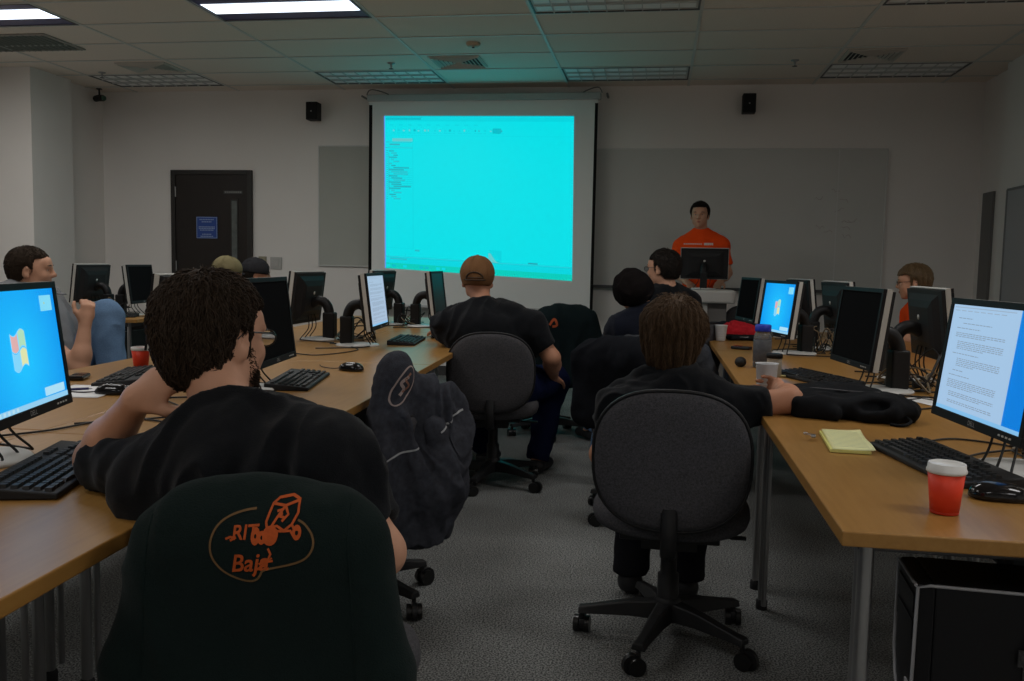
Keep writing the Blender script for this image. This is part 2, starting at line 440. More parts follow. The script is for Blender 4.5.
def boards():
    WB = mat('whiteboard_enamel', (.56, .56, .53), .35, .4, var=.04, vscale=3)
    AL = mat('aluminium_trim', (.62, .62, .60), .5)
    def board(x0, x1, z0, z1, label, cat='whiteboard', m=WB, seam=(), tray=True):
        t = empty('whiteboard', (x0, YB, z0), 0, label, cat)
        o = (x0, YB, z0)
        B().box2((x0, YB-.02, z0), (x1, YB-.004, z1)).obj('panel', m, t, 0, off=o)
        b = B()
        for s_ in ((x0-.015, z0-.012, x1+.015, z0), (x0-.015, z1, x1+.015, z1+.012), (x0-.015, z0, x0, z1), (x1, z0, x1+.015, z1)):
            b.box2((s_[0], YB-.026, s_[1]), (s_[2], YB-.003, s_[3]))
        b.obj('frame', AL, t, .002, off=o)
        for s_ in seam: B().box2((s_-.006, YB-.023, z0), (s_+.006, YB-.0195, z1)).obj('seam_strip', AL, t, 0, off=o)
        if tray: B().box2((x0, YB-.075, z0-.03), (x1, YB-.026, z0-.014)).box2((x0, YB-.079, z0-.03), (x1, YB-.074, z0+.0)).obj('pen_tray', mat('tray_dark', (.06, .06, .06), .5), t, .002, off=o)
        return t
    w = board(-.66, 2.16, 1.0, 2.365, 'wide whiteboard on the back wall right of the projection screen', seam=(1.72,))
    # faint leftover pen marks
    rnd = random.Random(5)
    for i in range(10):
        b = B()
        x = 1.72+rnd.uniform(-.3, .22); z = 1.55+rnd.uniform(-.05, .45); P = []
        for k in range(5): P.append((x+k*.02, YB-.0212, z+rnd.uniform(-.02, .02)))
        b.tube(P, .0015, 4).obj('pen_mark', mat('faded_marker', (.30, .22, .22), .6), w, off=(-.66, YB, 1.0))
    g = mat('grey_board_cloth', (.46, .47, .43), .8, .2, bump=.1, bscale=200, var=.05, vscale=4)
    board(-3.59, -2.5, 1.145, 2.40, 'grey board mostly hidden behind the left side of the projection screen', 'board', g, tray=False)
boards()

def dbox(name, label, cat, parts, loc): pass

PIC = [(-2.825, 2.69), (-.864, 2.675), (-.843, 1.035), (-2.803, 1.128)]   # corners of the projected picture, clockwise from top left
def projection():
    y = 9.10
    t = empty('projection_screen', (-1.78, y, .72), 0, 'white projection screen with black side borders showing a cyan computer picture', 'projection screen'); o = (-1.78, y, .72)
    CL = mat('screen_cloth', (.86, .87, .85), .85, .2)
    BK = mat('screen_border', (.008, .008, .008), .8, .2)
    B().box2((-2.985, y, .74), (-.63, y+.004, 2.84)).obj('screen_cloth', CL, t, off=o)
    B().box2((-2.985, y-.001, .74), (-2.95, y+.005, 2.80)).box2((-.658, y-.001, .74), (-.628, y+.005, 2.80)).obj('border', BK, t, off=o)
    B().tube([(-2.98, y+.003, .735), (-.61, y+.003, .735)], .016, 12).obj('weight_bar', mat('bar_white', (.5, .5, .5), .5), t, off=o)
    B().box2((-3.0, y-.035, 2.835), (-.60, y+.055, 2.90)).obj('roller_case', mat('case_enamel', (.45, .46, .45), .5), t, .012, 3, off=o)
    for s in (-1, 1):
        x = -1.8+s*1.21
        B().tube(smoothpath([(x, y, 2.90), (x-.03*s, y, 2.95), (x-.10*s, y+.05, 2.955), (x-.2*s, y+.12, 2.92), (x-.05*s, YB-.01, 2.91)]), .006, 6).tube([(x+.05*s, y, 2.89), (x+.05*s, YB-.003, 2.89)], .012, 6).obj('bracket', mat('bracket_grey', (.2, .2, .2), .5), t, off=o)
    # projector light drawn as a glowing picture sheet just off the cloth
    def uv(u, v, d=0):
        a, b, c, e = [np.array(q) for q in PIC]
        q = (a*(1-u)+b*u)*(1-v)+(e*(1-u)+c*u)*v
        return (q[0], y-.0015-d, q[1])
    def rect(b, u0, v0, u1, v1, d=0, mi=0, n=1):
        b.add([uv(u0, v0, d), uv(u1, v0, d), uv(u1, v1, d), uv(u0, v1, d)], [(0, 3, 2, 1)], mi)
    b = B(); rect(b, 0, 0, 1, 1)
    p = b.obj('picture', emis('cyan_light', (0.0, .735, .80), 1.0), t, off=o)
    c = [emis('cyan_dim', (.0, .50, .58)), emis('cyan_line', (.03, .42, .50)), emis('cyan_green', (.0, .60, .50)), emis('cyan_soft', (.0, .66, .74)), emis('violet_edge', (.10, .30, .85)), emis('cyan_grey', (.12, .58, .60)), emis('ink_line', (.02, .28, .36))]
    b = B(); rnd = random.Random(3)
    rect(b, 0, 0, 1, .035, .0004, 3); rect(b, 0, .0, 1, .005, .0008, 0); rect(b, .01, .012, .2, .026, .0008, 0)
    for i in range(10): rect(b, .03+.05*i, .055, .03+.05*i+.022, .062, .0008, 3)
    for i in range(22):
        u = .05+i*.027+rnd.uniform(-.004, .004)
        rect(b, u, .085+rnd.uniform(0, .008), u+rnd.uniform(.006, .014), .10, .0008, rnd.choice([0, 1, 3, 5])); rect(b, u-.003, .108, u+rnd.uniform(.008, .02), .113, .0008, 3)
    rect(b, .58, .078, .625, .112, .0008, 0); rect(b, 0, .125, 1, .127, .0008, 3)
    rect(b, .045, .145, .155, .165, .0008, 5); rect(b, .01, .168, .15, .171, .001, 1)
    rect(b, .03, .18, .085, .19, .0008, 1); rect(b, 0, .205, .155, .208, .0008, 1); rect(b, .154, .14, .157, .86, .0008, 3); rect(b, 0, .86, .157, .862, .0008, 3)
    for i in range(24):
        v = .225+i*.0135; ind = .02+.012*(i % 3); L = rnd.uniform(.02, .05) if i < 8 or i > 18 else rnd.uniform(.05, .11)
        rect(b, .012, v, .020, v+.004, .0008, 1); rect(b, ind+.006, v, ind+L, v+.0055, .0008, rnd.choice([1, 6, 1]))
        if 8 <= i <= 17: rect(b, .02, v+.008, .15, v+.0095, .0008, 0)
    rect(b, .024, .24, .0265, .50, .0008, 1)
    rect(b, 0, .918, 1, .921, .0008, 1); rect(b, 0, .921, 1, .962, .0004, 3); rect(b, .03, .93, .12, .937, .0008, 1); rect(b, .77, .906, .82, .913, .0012, 6); rect(b, 0, .962, 1, 1, .0004, 2)
    rect(b, .0, .0, .006, 1, .0012, 4); rect(b, .56, .86, .62, .93, .0003, 5); rect(b, .165, .868, .19, .876, .0008, 1)
    b.add([uv(.56, .84, .0006), uv(.63, .84, .0006), uv(.63, .925, .0006), uv(.60, .91, .0006)], [(0, 3, 2, 1)], 3)
    for i in range(12): rect(b, .01+.03*i, .972, .01+.03*i+.02, .988, .0008, rnd.choice([0, 3, 2]))
    b.obj('window_lines', c, p, off=o)
projection()

def ceiling_things():
    FR = mat('troffer_frame', (.10, .10, .10), .5); LV = mat('louvre_enamel', (.55, .56, .55), .5)
    OFFT = mat('unlit_tube', (.9, .9, .88), .5)
    LIT = emis('lit_lamp', (.80, .90, 1.0), 2.2); BOX = mat('troffer_body', (.62, .62, .60), .5); BOXL = mat('troffer_violet_fringe', (.10, .09, .22), .4)  # lit housings carry the violet fringe of the glaring lamp as colour
    n = 0
    for x0, y0, p in LIGHTS:
        if not p and y0 < 5: continue
        if y0 == 8.4:
            lab = {-5.70: 'unlit louvred ceiling light above the dark door, beside the corner camera', -3.32: 'unlit louvred ceiling light just left of the square vent above the screen',
                   -.94: 'unlit louvred ceiling light nearest the back wall, right of the projection screen', 1.44: 'unlit louvred ceiling light nearest the right end of the back wall'}[x0]
        elif y0 == 6.0:
            lab = {-5.70: 'lit ceiling light cut by the left edge of the photo', -3.32: 'large lit ceiling light at the top of the photo left of centre',
                   -.94: 'unlit ceiling light cut by the top edge of the photo at centre', 1.44: 'unlit ceiling light cut by the top edge of the photo at right'}[x0]
        else: lab = 'lit ceiling light %s, %s' % ({-5.70: 'near the left wall', -3.32: 'over the left-hand desks', -.94: 'over the middle aisle', 1.44: 'over the right-hand desks'}[x0], {3.6: 'above the middle of the room', 1.2: 'above the nearest desks', -1.2: 'behind the nearest desks'}[y0])
        w, d = 1.166, .576; x1 = x0+.012; y1 = y0+.012; zc = CEIL
        t = empty('ceiling_light', (x1+w/2, y1+d/2, CEIL-.02), 0, lab, 'ceiling light', 'louvred ceiling lights'); o = (x1+w/2, y1+d/2, CEIL-.02)
        B().box2((x1, y1, zc-.001), (x1+w, y1+d, zc-.0002)).obj('housing', BOXL if p else BOX, t, off=o)
        b = B()
        for q in ((x1, y1, x1+w, y1+.012), (x1, y1+d-.012, x1+w, y1+d), (x1, y1+.012, x1+.014, y1+d-.012), (x1+w-.014, y1+.012, x1+w, y1+d-.012)): b.box2((q[0], q[1], zc-.010), (q[2], q[3], zc-.001))
        b.obj('frame', FR, t, .002, off=o)
        b = B()
        for i in range(1, 9): xx = x1+.02+i*(w-.04)/9; b.box2((xx-.003, y1+.022, zc-.014), (xx+.003, y1+d-.022, zc-.004))
        for i in range(1, 3): yy = y1+.02+i*(d-.04)/3; b.box2((x1+.022, yy-.004, zc-.014), (x1+w-.022, yy+.004, zc-.004))
        if not p:
            b.obj('louvre', LV, t, off=o)
        for i in range(3 if not p else 1):
            yy = y1+.02+(i+.5)*(d-.04)/3 if not p else y1+.27
            hw = .05 if not p else .12
            B().box2((x1+.03, yy-hw, zc-.0035), (x1+w-.03, yy+hw, zc-.0015)).obj('diffuser', LIT if p else OFFT, t, off=o)
    G = mat('vent_grey', (.30, .28, .25), .6); GW = mat('vent_enamel', (.60, .56, .50), .6)
    def vent(cx, cy, w, d, label, dark=False):
        t = empty('ceiling_vent', (cx, cy, CEIL-.015), 0, label, 'vent', 'ceiling vents'); o = (cx, cy, CEIL-.015)
        B().box2((cx-w/2, cy-d/2, CEIL-.002), (cx+w/2, cy+d/2, CEIL-.001)).obj('backing', mat('vent_dark', (.08, .075, .07), .8), t, off=o)
        b = B()
        if dark:
            n = 16
            for i in range(n): b.box((cx-w/2+w*(i+.5)/n, cy, CEIL-.010), (.006, d-.02, .014), M=Matrix.Rotation(R(30), 4, 'Y'))
        else:
            for i in range(6):
                a = (w/2-.02)*(i+1)/6; c = (d/2-.02)*(i+1)/6
                for sx in (-1, 1): b.box((cx+sx*a, cy, CEIL-.012), (.006, 2*c, .02), M=Matrix.Rotation(R(-35*sx), 4, 'Y')); b.box((cx, cy+sx*c, CEIL-.012), (2*a, .006, .02), M=Matrix.Rotation(R(35*sx), 4, 'X'))
        b.obj('slat', G if dark else GW, t, off=o)
        b = B()
        for q in ((cx-w/2, cy-d/2, cx+w/2, cy-d/2+.03), (cx-w/2, cy+d/2-.03, cx+w/2, cy+d/2), (cx-w/2, cy-d/2+.03, cx-w/2+.03, cy+d/2-.03), (cx+w/2-.03, cy-d/2+.03, cx+w/2, cy+d/2-.03)): b.box2((q[0], q[1], CEIL-.012), (q[2], q[3], CEIL-.001))
        b.obj('frame', G if dark else GW, t, .002, off=o)
    vent(-4.82, 8.1, .5, .4, 'ceiling vent above the dark door'); vent(-1.82, 8.08, .46, .44, 'square ceiling vent above the projection screen')
    vent(1.72, 8.1, .46, .44, 'ceiling vent above the right end of the whiteboard'); vent(-5.45, 7.1, .9, .55, 'dark return grille in the ceiling at far left', True)
    def sprinkler(x, y, label):
        t = empty('sprinkler', (x, y, CEIL), 0, label, 'sprinkler', 'ceiling sprinklers')
        B().lathe([(.035, -.001), (.035, -.008), (.012, -.014), (.01, -.03), (.004, -.05)], seg=16).obj('body', CHROME, t)
        B().lathe([(.0, -.053), (.022, -.052), (.022, -.055), (0, -.056)], seg=12, caps=False).obj('deflector', mat('dark_metal', (.05, .05, .05), .5), t)
    sprinkler(-5.46, 8.3, 'small sprinkler head in the ceiling near the left corner'); sprinkler(-2.45, 8.1, 'small sprinkler head in the ceiling above the left of the screen'); sprinkler(1.12, 8.24, 'small sprinkler head in the ceiling above the right wall speaker')
    t = empty('smoke_detector', (-1.55, 7.43, CEIL), 0, 'small cream smoke detector on the teal lit ceiling above the screen', 'smoke detector')
    CR = mat('cream_plastic', (.5, .42, .3), .5)
    B().lathe([(.06, -.001), (.06, -.012), (.045, -.03), (.0, -.034)], seg=20, caps=False).obj('body', CR, t); B().lathe([(.012, -.03), (.012, -.04), (0, -.04)], seg=10, caps=False).obj('sensor', mat('dark_metal', (.05, .05, .05)), t)
    # wall speakers
    def speaker(x, z, label):
        t = empty('wall_speaker', (x, YB-.09, z), 0, label, 'speaker', 'wall speakers')
        B().box((0, 0, 0), (.125, .13, .185)).obj('cabinet', BLACKM, t, .008, 3)
        B().box((0, -.068, 0), (.11, .008, .17)).obj('grille', mat('speaker_grille', (.01, .01, .01), .8, bump=.5, bscale=500), t, .004)
        B().box((0, -.073, -.005), (.014, .003, .014)).obj('badge', CHROME, t, .002)
        B().tube([(0, .06, .05), (0, .088, .05)], .012).box((0, .085, .05), (.05, .008, .08)).obj('bracket', BLACKM, t)
    speaker(-3.63, 2.757, 'black wall speaker left of the projection screen'); speaker(.836, 2.798, 'black wall speaker above the whiteboard on the right')
    # security camera in the corner
    t = empty('security_camera', (-6.0, 9.1, 2.90), R(20), 'small dark security camera in the upper left corner of the room', 'security camera')
    B().tube([(-.02, 0, .1), (-.02, 0, .03)], .009).box((-.02, 0, .095), (.05, .05, .01)).obj('bracket', BLACKM, t)
    B().tube([(-.07, .06, .0), (-.02, -.0, 0), (.03, -.06, -.01)], .034, 14).obj('body', BLACKM, t)
    B().tube([(.03, -.06, -.01), (.045, -.078, -.013)], .027, 14).obj('lens', mat('lens_green', (.03, .08, .05), .1, .8), t)
    # switch plates
    def plate(x, z, w, h, label, m, r):
        t = empty('switch_plate', (x, YB-.008, z), 0, label, 'switch', 'wall plates')
        B().box((0, 0, 0), (w, .012, h)).obj('plate', m, t, .003)
        for i in range(r): B().box((-w/2+w*(i+.5)/r, -.009, 0), (w/r*.45, .006, h*.55)).obj('switch', m, t, .002)
    plate(-4.245, 1.165, .09, .12, 'beige switch plate on the wall right of the dark door', mat('beige_plate', (.30, .27, .19), .5), 2)
    plate(-4.09, 1.155, .13, .13, 'white wall plate between the switch plate and the grey board', mat('white_plate', (.45, .44, .42), .5), 1)
    # boards on the right
    t = tag(B().box2((2.995, 8.86, .95), (3.019, 9.12, 1.94)).obj('notice_board', mat('slate_board', (.17, .165, .16), .6), None, .003), 'narrow dark board at the far end of the right wall', 'board')
    t = empty('pin_board', (2.92, 7.9, .9), 0, 'tall grey board with dark top rail at the right edge', 'board')
    B().box2((-.012, -.62, -.2), (.0, .35, 1.0)).obj('panel', mat('grey_pin_cloth', (.42, .42, .43), .9, .1, bump=.2, bscale=300), t)
    B().box2((-.02, -.63, .99), (.004, .36, 1.01)).box2((-.02, .35, -.2), (.004, .37, 1.0)).obj('frame', mat('board_rail', (.2, .2, .2), .5), t, .002)
ceiling_things()

# ================================================================ FURNITURE
DH = .74
def desk(name_loc, rz, L, W, label, group, legs=((-.9, 1), (.9, 1)), black_panel=False):
    """long table: local y along its length, local x across; origin at floor centre"""
    t = empty('desk', name_loc, rz, label, 'desk', group)
    B().box2((-W/2, -L/2, DH-.028), (W/2, L/2, DH)).obj('tabletop', WOOD, t, .003)
    for sy in (-1, 1):
        for sx in (-1, 1):
            x = sx*(W/2-.065); y = sy*(L/2-.10)
            B().tube([(x, y, .03), (x, y, DH-.034)], .0145, 14).tube([(x-.0*sx, y+.055*-sy, .03), (x, y+.055*-sy, DH-.034)], .009, 10).lathe([(.020, .0), (.020, .03), (.0145, .035)], (x, y, 0), 14, 1).obj('leg', [CHROME, BLACKM], t)
        B().box2((-W/2+.05, sy*(L/2-.115)-.02, DH-.062), (W/2-.05, sy*(L/2-.115)+.02, DH-.034)).obj('crossbar', mat('desk_steel', (.08, .08, .085), .5, metal=.3), t, .003)
    B().box2((W/2-.04, -L/2+.16, DH-.36), (W/2-.022, L/2-.16, DH-.034)).obj('modesty_panel', mat('modesty_black', (.02, .02, .02), .6), t, .002)
    return t
TH = math.atan(.048)      # the left run of desks is turned a few degrees
def left_pt(x, y):       # from inner-edge offset (x, to the left) and distance y along the room
    return (-.80-.048*y-x, y)
ld = ['nearest desk on the left, under the man in the logo jacket chair', 'left-hand desk in front of the chair with the grey jacket', 'left-hand desk beside the man in the brown cap', 'farthest desk of the left-hand run']
for side in (0, 1):
    for i, (a, b) in enumerate(((.30, 2.1), (2.1, 3.9), (3.9, 5.7), (5.7, 7.25))):
        x, y = left_pt(.34+.68*side, (a+b)/2)
        lab = ld[i] if side == 0 else ['outer desk of the left-hand pair nearest the camera', 'outer left-hand desk with the white paper and red cup', 'outer left-hand desk behind the unlit monitor backs', 'outer desk at the far end of the left-hand run'][i]
        desk((x, y, 0), TH+(math.pi if side == 0 else 0), b-a-.002, .678, lab, 'desks of the left-hand run')
for side in (0, 1):
    for i, (a, b) in enumerate(((1.63, 3.3), (3.3, 5.1), (5.1, 6.9))):
        x = .338+.34+.68*side
        lab = [['nearest desk on the right, with the red lidded cup and yellow pad', 'right-hand desk with the water bottle and clear cup', 'far right-hand desk with the red cap near the lectern'],
               ['outer right-hand desk nearest the camera', 'outer right-hand desk behind the large dark monitor', 'outer right-hand desk in front of the orange shirted student'] ][side][i]
        desk((x, (a+b)/2, 0), math.pi if side else 0, b-a-.002, .678, lab, 'desks of the right-hand run')
desk((-4.55, 6.42, 0), R(90), 1.6, .72, 'distant desk by the left wall with three dark monitors', 'distant desks')

# -------- swivel chairs
CH_F = fabric('chair_fabric', (.080, .078, .084), .75, 170, .5)
CH_P = mat('chair_nylon', (.012, .012, .013), .5, .4, bump=.05, bscale=300)
def make_chair():
    t = empty('office_chair', (0, 0, 0), 0, 'x', 'chair')
    # backrest at local y=-.25 ; seat centre at origin; faces +y
    bend = lambda x, z: .5*x*x
    T = Matrix.Translation((0, -.255, .64)) @ Matrix.Rotation(R(6), 4, 'X')
    prof = [(.60, -.034), (.88, -.032), (.965, -.024), (.995, -.012), (1, -.002), (.99, .012), (.95, .026), (.85, .036), (.55, .040), (.2, .041)]
    prof = [(.2, -.034)]+prof
    bk = B().pillow(superel(.228, .212, 2.55), prof, M=T, bend=bend).obj('backrest', CH_F, t)
    sl = superel(.2305, .2145, 2.55); P = []
    for k in range(48):
        x, z = sl(2*math.pi*k/48); P.append(T @ Vector((x*.985, -.016+bend(x, z), z*.985)))
    B().tube(P, .006, 6, closed=True).obj('piping', CH_P, bk)
    Ts = Matrix.Translation((0, .0, .425)) @ Matrix.Rotation(R(-90), 4, 'X')
    # seat pillow: local y of profile -> -z
    prof2 = [(.2, .046), (.7, .046), (.9, .04), (.97, .03), (1.0, .008), (.99, -.012), (.95, -.028), (.86, -.036), (.5, -.036), (.2, -.034)]
    prof2 = [(a, -b_) for a, b_ in prof2][::-1]
    Ts = Matrix.Translation((0, .0, .425)) @ Matrix.Rotation(R(90), 4, 'X')
    B().pillow(superel(.245, .225, 2.7), prof2, M=Ts, bend=lambda x, z: .25*x*x).obj('seat', CH_F, t)
    B().prism([(-.15, -.15), (.15, -.15), (.17, .13), (-.17, .13)], .366, .384).obj('seat_pan', CH_P, t, .004)
    b = B()
    P = smoothpath([(0, -.02, .352), (0, -.18, .345), (0, -.262, .36), (0, -.282, .42), (0, -.268, .50)])
    V = []
    b.tube(P, .024, 8, flat=.45)
    b.obj('back_bar', CH_P, t)
    B().box((0, 0, .345), (.17, .2, .04)).tube([(.08, .03, .345), (.2, .04, .34)], .006).box((.215, .04, .34), (.05, .02, .01)).obj('tilt_mechanism', CH_P, t, .006)
    B().lathe([(.034, .09), (.034, .22), (.026, .225), (.026, .34)], seg=18).obj('gas_lift', CH_P, t)
    for k in range(5):
        a = R(90+72*k+20); M = Matrix.Rotation(a, 4, 'Z')
        V = []
        F = []
        for i, (x, w, z0, z1) in enumerate(((.02, .034, .075, .135), (.12, .026, .078, .125), (.24, .021, .072, .10), (.285, .024, .07, .092))):
            V += [(x, -w, z0), (x, w, z0), (x, w*.7, z1), (x, -w*.7, z1)]
        for i in range(3):
            for j in range(4): F.append((i*4+j, i*4+(j+1) % 4, i*4+4+(j+1) % 4, i*4+4+j))
        F += [(3, 2, 1, 0), (12, 13, 14, 15)]
        B().add(V, F, 0, False, M).obj('base_arm', CH_P, t, .005)
        cst = B()
        cx = .275; M2 = M @ Matrix.Translation((cx, 0, 0)) @ Matrix.Rotation(R(35+50*k), 4, 'Z')
        cst.tube([(0, 0, .05), (0, 0, .08)], .008, 8, M=M2)
        cst.tube([(-.022, -.008, .03), (-.022, .008, .03)], .030, 16, M=M2 @ Matrix.Rotation(0, 4, 'Z'))
        c_ = cst.obj('caster', CH_P, t)
        w = B()
        for s in (-1, 1): w.tube([(-.012, s*.010, .0275), (-.012, s*.026, .0275)], .0272, 18, M=M2)
        w.obj('wheel', mat('caster_black', (.01, .01, .01), .3), c_)
    B().lathe([(.04, .07), (.045, .085), (.045, .13), (.036, .145)], seg=20).obj('base_hub', CH_P, t)
    return t
chair0 = make_chair()
CH = [  # x, y, yaw, label, z-scale
    ((-.61, 1.56), 6, 'office chair under the dark green logo jacket, nearest the camera'),
    ((-1.02, 2.985), 58, 'office chair turned to the desk under the grey-blue jacket'),
    ((-.85, 4.76), 6, 'grey office chair of the man in the brown cap'),
    ((.068, 2.86), -2, 'grey office chair of the brown haired boy, its back filling the middle foreground'),
    ((-.03, 4.28), -30, 'office chair under the black jacket behind the brown haired boy'),
    ((-.02, 5.02), 16, 'office chair under the grey jacket, of the student in the black beanie'),
    ((.10, 5.92), 60, 'office chair of the student with glasses before the lectern'),
    ((-.72, 6.25), 28, 'office chair under the dark jacket beyond the man in the brown cap'),
    ((-1.66, 7.62), 175, 'empty office chair at the far end of the left-hand desks'),
    ((-3.16, 4.18), -90, 'office chair of the man in the grey shirt'),
    ((1.98, 6.45), 85, 'office chair of the student in the orange shirt behind the monitors'),
    ((-3.22, 6.2), -85, 'office chair of the student in the khaki cap'),
    ((-2.95, 6.85), -85, 'office chair of the student in the dark cap'),
    ((.92, 8.35), 200, 'dark empty office chair right of the lectern'),
]
for i, ((x, y), a, lab) in enumerate(CH):
    c_ = place(copy_tree(chair0) if i < 2 else chair0, i <= 2, (x, y, 0), R(a), lab, 'swivel office chairs')
    if i < 2:      # narrower backs under the two jackets near the camera
        for q in c_.children:
            if q.name.startswith('backrest'): q.scale = (.80 if i == 0 else .54, 1, .92 if i == 0 else .74); q.location.z = .02 if i == 0 else .07
            if q.name.startswith('seat') and i == 0: q.scale.x = .78
            if i == 1 and q.name.startswith(('base_arm', 'caster')): q.rotation_euler.z = R(22)

# -------- monitors
BEZ = mat('bezel_black', (.012, .012, .014), .55, .2)
def make_monitor():
    """front faces local -y; origin on the desk below the screen centre; stand behind (+y)"""
    t = empty('monitor', (0, 0, 0), 0, 'x', 'monitor')
    W, H, zc = .452, .300, .245
    Tt = Matrix.Translation((0, 0, zc)) @ Matrix.Rotation(R(-7), 4, 'X')
    b = B(); w, h, bw = W/2, H/2, .016
    for q in ((-w, -h, w, -h+bw+.006), (-w, h-bw, w, h), (-w, -h+bw+.006, -w+bw, h-bw), (w-bw, -h+bw+.006, w, h-bw)): b.box2((q[0], -.012, q[1]), (q[2], .000, q[3]), M=Tt)
    fr = b.obj('bezel', BEZ, t, .0015)
    scr = B().add([(-w+bw, -.008, -h+bw+.006), (w-bw, -.008, -h+bw+.006), (w-bw, -.008, h-bw), (-w+bw, -.008, h-bw)], [(0, 1, 2, 3)], M=Tt).obj('screen', OFFSC, t)
    b = B()
    for q in ((-w-.001, -h-.001, w+.001, -h+.004), (-w-.001, h-.004, w+.001, h+.001), (-w-.001, -h+.004, -w+.004, h-.004), (w-.004, -h+.004, w+.001, h-.004)): b.box2((q[0], .000, q[1]), (q[2], .020, q[3]), M=Tt)
    b.obj('side_band', SILVER, t, .001)
    b = B(); b.box2((-w+.006, .006, -h+.006), (w-.006, .034, h-.006), M=Tt)
    b.box((0, .044, -.005), (W*.62, .024, H*.62), M=None) if False else None
    V = []
    for y, sx, sz in ((.034, .40, .42), (.052, .33, .34), (.060, .26, .24)): V += [(-W*sx, y, -H*sz), (W*sx, y, -H*sz), (W*sx, y, H*sz), (-W*sx, y, H*sz)]
    F = [(i*4+j, i*4+(j+1) % 4, i*4+4+(j+1) % 4, i*4+4+j)[::-1] for i in range(2) for j in range(4)]+[(11, 10, 9, 8)[::-1]]
    b.add(V, F, 0, False, Tt)
    for i in range(9): b.box2((-.10, .0535, .045+i*.006), (.10, .0545, .047+i*.006), M=Tt)
    b.obj('back_cover', BLACKM, t, .002)
    # stand: arched neck and round foot
    P = smoothpath([(0, .05, .205), (0, .09, .225), (0, .13, .212), (0, .152, .17), (0, .156, .10), (0, .156, .02)], 5)
    b = B()
    for i in range(len(P)-1):
        pass
    b.tube(P, [.033]*len(P), 10, flat=.85)
    b.box((0, .158, .085), (.066, .068, .15))
    b.obj('stand_neck', BLACKP, t, .010, 3)
    B().lathe([(.115, 0), (.118, .004), (.112, .010), (.05, .016), (.0, .017)], (0, .10, 0), 36, caps=False).obj('stand_base', mat('stand_silver', (.60, .60, .58), .35, .5), t)
    b = B()
    for i in range(4): b.box((.13+i*.016, -.0135, -h+.011), (.008, .003, .003), M=None) if False else b.box2((.13+i*.016, -.0135, -h+.009), (.138+i*.016, -.012, -h+.013), M=Tt)
    b.obj('button', SILVER, t)
    B().lathe([(.0, .0), (.011, .0), (.011, .002), (.0, .002)], seg=16, caps=False, M=Tt @ Matrix.Translation((0, .0605, .030)) @ Matrix.Rotation(R(-90), 4, 'X')).obj('emblem', SILVER, t)
    V, F = text_geo('DELL', .016)
    B().add([(x, -.0126, -h+.011+y) for x, y, z in V], F, 0, False, Tt).obj('badge', mat('badge_grey', (.35, .35, .35), .4), t)
    rnd = random.Random(1); b = B()
    for s, e in ((-.05, -.2), (.0, .02), (.045, .16)):
        b.tube(smoothpath([(s, .045, zc-.10), (s*1.2, .05, .07), (s*1.5+.03, .02, .012), (s+e*.4, .03, .006), (e, .12, .006), (e*1.3, .26, .006)]), .0032, 6)
    b.obj('cable', CABLE, t)
    return t
mon0 = make_monitor()
def fix_cover_text(): pass
def on_screen(m):
    scr = [c for c in m.children if c.name.startswith('screen')][0]
    scr.data = scr.data.copy(); return scr
SW, SH = .42, .262
def scr_rect(b, u0, v0, u1, v1, d, mi=0, pts=None):
    Tt = Matrix.Translation((0, 0, .245)) @ Matrix.Rotation(R(-7), 4, 'X')
    w, h = .226-.016, .150
    def P(u, v): return (-w+2*w*u, -.0085-d, h-.016-(2*h-.038)*v)
    if pts: b.add([P(*q) for q in pts], [tuple(range(len(pts)-1, -1, -1))], mi, False, Tt)
    else: b.add([P(u0, v1), P(u1, v1), P(u1, v0), P(u0, v0)], [(0, 1, 2, 3)], mi, False, Tt)
def blue_screen_mat():
    m = emis('desktop_blue', (.0, .27, .90), 1.0); nt = m.node_tree; b_ = nt.nodes['Principled BSDF']
    tc = nt.nodes.new('ShaderNodeTexCoord'); gr = nt.nodes.new('ShaderNodeTexGradient'); gr.gradient_type = 'SPHERICAL'
    mp = nt.nodes.new('ShaderNodeMapping'); mp.inputs['Location'].default_value = (.0, 0, -.75); mp.inputs['Scale'].default_value = (3.4, 3.4, 3.4)
    cr = nt.nodes.new('ShaderNodeValToRGB'); cr.color_ramp.elements[0].color = (.0, .235, .80, 1); cr.color_ramp.elements[1].color = (.01, .52, 1.0, 1); cr.color_ramp.elements[1].position = .9
    nt.links.new(tc.outputs['Object'], mp.inputs[0]); nt.links.new(mp.outputs[0], gr.inputs[0]); nt.links.new(gr.outputs[0], cr.inputs[0]); nt.links.new(cr.outputs[0], b_.inputs['Emission Color'])
    return m
BLUE = blue_screen_mat()
